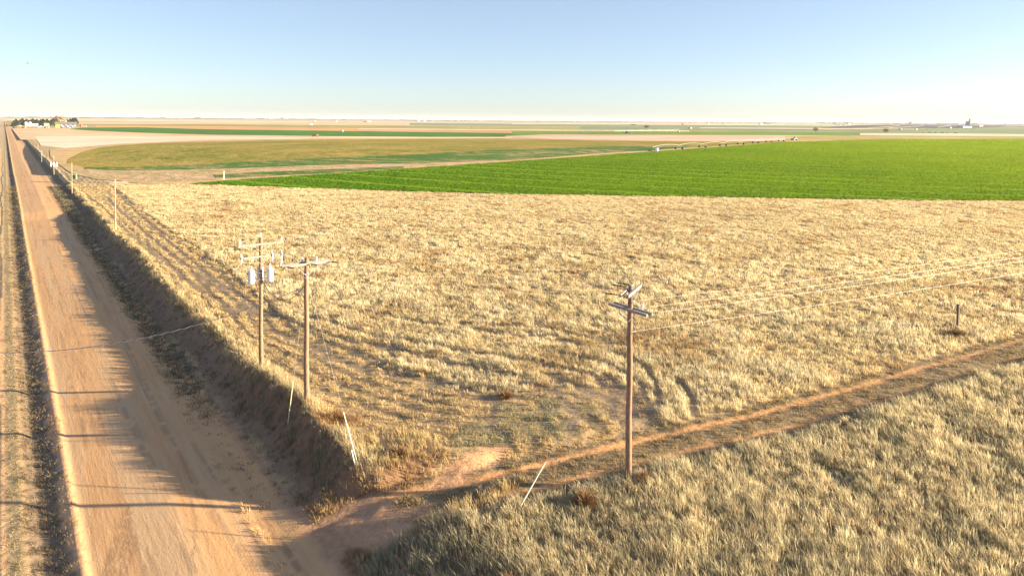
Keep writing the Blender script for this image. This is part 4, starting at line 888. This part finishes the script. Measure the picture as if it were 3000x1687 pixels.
# ------------------------------------------------------------------ right-hand elevator, feedlot, far sheds
band('feedlot_ground', [(2500, 368), (2560, 366.3), (2680, 364.2), (2800, 365.5), (2950, 366.5), (X1, 371)], [(2400, 375), (2560, 375), (2740, 376.2), (2830, 375.7), (2960, 372), (X1, 373.5)], feed)
for P_ in ([(2540, 374), (2600, 371.5), (2638, 367.5), (2638, 368.5), (2600, 373), (2545, 374.6)], [(2600, 374.5), (2690, 370), (2705, 368), (2705, 369), (2690, 371), (2610, 375.3)], [(2745, 373), (2785, 367.5), (2787, 368.3), (2750, 373.7)], [(2940, 369.5), (3000, 368.5), (3000, 369.3), (2940, 370)]):
    field('feedlot_lane', P_, cream)
x, y = at(2835, 374); s_ = px_scale(x, y); EV = empty('grain_elevator', (x, y, 0), -YAW, label='grey and white grain elevator tower rising above the dark feedlot', cat='grain elevator')
for k in range(4): MB().lathe((-4.5 * s_ + k * 2.1 * s_, 0, 0), [(1.1 * s_, 0), (1.1 * s_, 14.5 * s_)], 12).build('silo', M['farsteel'] if k in (1, 2) else M['whitew'], EV)
MB().box((4.2 * s_, 0, 10 * s_), 2.4 * s_, 2.4 * s_, 20 * s_).build('headhouse', M['whitew'], EV); MB().box((4.6 * s_, 0, 21 * s_), 1.3 * s_, 1.3 * s_, 2.2 * s_).build('cupola', M['farsteel'], EV)
MB().box((0, 0, 14.9 * s_), 8.5 * s_, 1.6 * s_, .8 * s_).build('gallery', M['farsteel'], EV)
bld('elevator_shed', 2822, 2847, 375, 5, 22, M['whitew'], M['roofgrey'], 'low white shed at the foot of the grain elevator', roofh=.3)
bld('machine_shed', 2647, 2684, 381, 3.2, 14, M['bluegrey'], M['roofgrey'], 'long blue grey shed beside the white dome below the feedlot', roofh=.4)
bld('yellow_hut', 2684.5, 2688, 381.5, 3, 4, M['beige'], M['beige'], 'tiny yellow hut at the right end of the blue grey shed', flat=True)
x, y = at(2638, 381); s_ = px_scale(x, y); o = empty('storage_dome', (x, y, 0), label='white rounded storage dome left of the blue grey shed', cat='dome')
MB().lathe((0, 0, 0), [(4 * s_, 0), (3.9 * s_, 1.4 * s_), (2.8 * s_, 2.8 * s_), (1.2 * s_, 3.5 * s_), (.1, 3.8 * s_)], 16).build('shell', M['whitew'], o, smooth=True); MB().box((0, -3.95 * s_, .8 * s_), 1.6 * s_, .3, 1.6 * s_).build('door', M['steel'], o)
for i, (a, b, py, hp, mt, L) in enumerate([(2870, 2874, 371, 3, 'whitew', 'small white tank house just right of the grain elevator'), (2876, 2880, 371, 2.6, 'whitew', 'second small white hut right of the grain elevator'), (2784, 2788, 376, 2.5, 'tanw', 'tiny pink hut left of the grain elevator'),
    (2229, 2236, 366, 3.4, 'whitew', 'white far farmhouse among dark trees near the horizon'), (2075, 2079, 365, 3, 'whitew', 'bright white cube of a building alone near the horizon'), (1076, 1088, 358, 2.2, 'tanw', 'long salmon coloured building near the horizon'),
    (911, 917, 366.5, 2.6, 'whitew', 'white shed on the peach field band'), (907, 909.5, 366.5, 2.4, 'beige', 'tiny beige shed touching the white one on the peach band'), (1002, 1007, 386, 4, 'whitew', 'white box building on the far edge of the green strip'),
    (922, 925, 356, 2, 'whitew', 'tiny white hut just under the horizon town'), (984, 988, 357, 1.6, 'whitew', 'tiny white roof left of the salmon building'), (2023, 2027, 377, 3, 'whitew', 'small white tank on the cream strip at mid right'), (1224, 1230, 354, 5.5, 'whitew', 'white silo pair, left one, on the centre horizon'), (1231, 1234, 354, 4.5, 'whitew', 'thin white silo right of the thicker one on the centre horizon'),
    (1242, 1248, 356, 4, 'whitew', 'white tower right of the centre horizon silos'), (2486, 2492, 365, 3, 'whitew', 'small white house at the left end of the feedlot'), (1990, 1993, 387.5, 2.6, 'beige', 'pale box at the outer end of the distant sprinkler')]):
    bld('far_building', a, b, py, hp, max(4, (b - a) * 2), M[mt], M[mt], L, flat=True, eave=.02)
for i, (px, py, hp, wp, mt, L) in enumerate([(790, 347, 11, 3, 'whitew', 'left white elevator silo on the left horizon'), (796.5, 347, 11, 5, 'whitew', 'wide white elevator block left of centre on the horizon'), (835, 347.5, 10, 3.5, 'whitew', 'white silo in the second elevator group on the horizon'), (841, 347.5, 9, 3, 'whitew', 'last white silo of the second elevator group'),
    (757, 346.5, 6, 3, 'roofgrey', 'small grey tower left of the white horizon silos'), (828, 347.5, 6, 7, 'roofgrey', 'grey sloping shed at the second elevator group'), (2668, 363.5, 5, 8, 'roofgrey', 'faint grey hill-like mound building on the right horizon')]):
    x, y = at(px, py + 1.6); s_ = px_scale(x, y); hp += 1.2; o = empty('horizon_elevator', (x, y, 0), -YAW, label=L, cat='grain elevator', group='elevators on the horizon')
    MB().lathe((0, 0, 0), [(wp / 2 * s_, 0), (wp / 2 * s_, hp * s_)], 10).build('silo', M[mt], o); MB().box((0, 0, hp * s_ + .3 * s_), wp * .6 * s_, wp * .5 * s_, .6 * s_).build('headhouse', M[mt], o)
# far tree lines that read as one mass
def treeline(px0, px1, py0, py1, hp, label, seed, n=500):
    r = np.random.default_rng(seed); mb = MB()
    for i in range(n):
        t_ = r.uniform(0, 1); px = px0 + (px1 - px0) * t_; py = py0 + (py1 - py0) * t_; x, y = at(px, py); s_ = px_scale(x, y)
        cl = .25 + .75 * float(vnoise(np.array(px), np.array(0.), 14, seed)) ** 1.5; h = hp * s_ * cl * r.uniform(.5, 1.1); c = Vector((x + r.normal(0, 20), y + r.normal(0, 20), h / 2)); w_ = r.uniform(1.0, 2.5) * s_
        d = Vector((math.cos(YAW), -math.sin(YAW), 0)) * w_; e = Vector((r.normal(0, .3), r.normal(0, .3), 1)) * h / 2
        k = len(mb.v); mb.v += [c - d - e, c + d - e, c + d * .5 + e, c - d * .5 + e, c - _h * w_ - e * .5, c + _h * w_ - e * .5]; mb.f += [[k, k + 1, k + 2, k + 3], [k + 4, k + 1, k + 2], [k + 5, k, k + 3]]
    mb.build('distant_trees', M['ever'], label=label, cat='trees', kind='stuff')
treeline(30, 700, 345, 349.5, 4.2, 'faint bluish tree line along the left horizon', 5, 900)
treeline(700, 1300, 349.5, 354.5, 3.6, 'faint tree line and scrub around the horizon town', 6, 700)
treeline(1300, 2400, 355, 361.5, 3.0, 'thin faint scrub line along the centre horizon', 7, 700)
treeline(2400, 3250, 362, 368, 4.4, 'faint blue tree line behind the feedlot', 8, 900)

# cattle
def cow():
    o = MB(); o.path([(-.95, 0, 1.0), (-.7, 0, 1.05), (0, 0, 1.0), (.6, 0, 1.05), (.95, 0, 1.25), (1.2, 0, 1.3), (1.5, 0, 1.05)], [.12, .36, .42, .36, .2, .17, .09], 8)
    for a in (-.65, .6):
        for b in (-.18, .18): o.path([(a, b, 1.0), (a + .03, b, .5), (a, b, 0)], [.14, .08, .06], 6)
    o.path([(-.98, 0, 1.15), (-1.05, 0, .5)], [.03, .02], 4)
    return o
cows = [(919.5, 402, 'dark'), (925, 402, 'redp'), (929.5, 401.5, 'bark')]
cw = cow().build('cow', M['dark']); first = True
L3 = ['dark cow at the left of the three on the cream strip', 'middle reddish cow of the three on the cream strip', 'right brown cow of the three on the cream strip']
for i, (px, py, mt) in enumerate(cows):
    o = cow().build('cow', M[mt]); x, y = at(px, py); o.location = (x, y, 0); o.rotation_euler = (0, 0, i * 2.0); o.scale = (1.6,) * 3; tag(o, L3[i], 'cow', 'cattle on the cream strip')
for i, (px, py) in enumerate([(2703, 391), (2722, 390), (2726, 390.5), (2740, 391.5), (2757, 391.5), (2762, 391), (2776, 392), (2797, 392.3), (2802, 392), (2829, 379), (2845, 379.3), (2856, 379), (2716, 380.5)]):
    o = cw if i == 0 else cw.copy()
    if i: COL.objects.link(o)
    x, y = at(px, py); o.location = (x, y, 0); o.rotation_euler = (0, 0, i * 1.7); o.scale = (1.3,) * 3; tag(o, 'small dark cow grazing on the far right grey green pasture', 'cow', 'cattle grazing on the far right pasture')
# birds
def bird(px, py, dist, s_, label, roll):
    d = ray(px, py).normalized() * dist; o = empty('bird', (CAMX + d.x, d.y, H + d.z), roll, label=label, cat='bird', group='birds in the sky')
    MB().path([(-.28 * s_, 0, 0), (-.1 * s_, 0, .01), (.12 * s_, 0, .02), (.24 * s_, 0, .02)], [.01, .05 * s_, .05 * s_, .01], 7).build('body', M['roofgrey'], o, smooth=True)
    for k in (-1, 1):
        m = MB(); v = [(.1, 0, .02), (-.08, 0, .02), (-.1, .32 * k, .14), (.04, .35 * k, .16), (-.06, .62 * k, .1)]; v = [Vector(q) * s_ for q in v]; u = [q - Vector((0, 0, .012)) for q in v]
        m.v = v + u; m.f = [[0, 1, 2, 3], [3, 2, 4], [5, 8, 7, 6], [8, 9, 7], [0, 3, 8, 5], [3, 4, 9, 8], [1, 6, 7, 2], [2, 7, 9, 4]]; m.build('wing', M['roofgrey'], o)
bird(82, 187, 120, .8, 'left grey bird gliding in the pale sky', .3)
bird(91, 189, 125, .6, 'right smaller bird beside the gliding one', 2.2)

# every surface colour tinted bluer: blue shade put in, offsetting the warm sun
KA = .96
for m in bpy.data.materials:
    for nd in list(m.node_tree.nodes):
        i_ = {'BSDF_PRINCIPLED': 'Base Color', 'BSDF_DIFFUSE': 'Color', 'BSDF_TRANSLUCENT': 'Color'}.get(nd.type)
        if i_ and nd.inputs[i_].is_linked:
            src = nd.inputs[i_].links[0].from_socket; m.node_tree.links.new(mix(m.node_tree, 1.0, src, (KA, KA * 1.06, KA * 1.27), 'MULTIPLY'), nd.inputs[i_])

# ------------------------------------------------------------------ haze
HAZE = 1.0
m = bpy.data.materials.new('air'); m.use_nodes = True; nt = m.node_tree; nt.nodes.remove(nt.nodes['Principled BSDF'])
v = nt.nodes.new('ShaderNodeVolumePrincipled'); v.inputs['Density'].default_value = 0.00004 * HAZE; v.inputs['Color'].default_value = (.80, .86, .95, 1); v.inputs['Anisotropy'].default_value = 0
nt.links.new(v.outputs[0], nt.nodes['Material Output'].inputs['Volume'])
hz = MB().box((0, 0, 28), 35000, 35000, 64).build('haze', m, kind='stuff', label='pale air over the far plain')
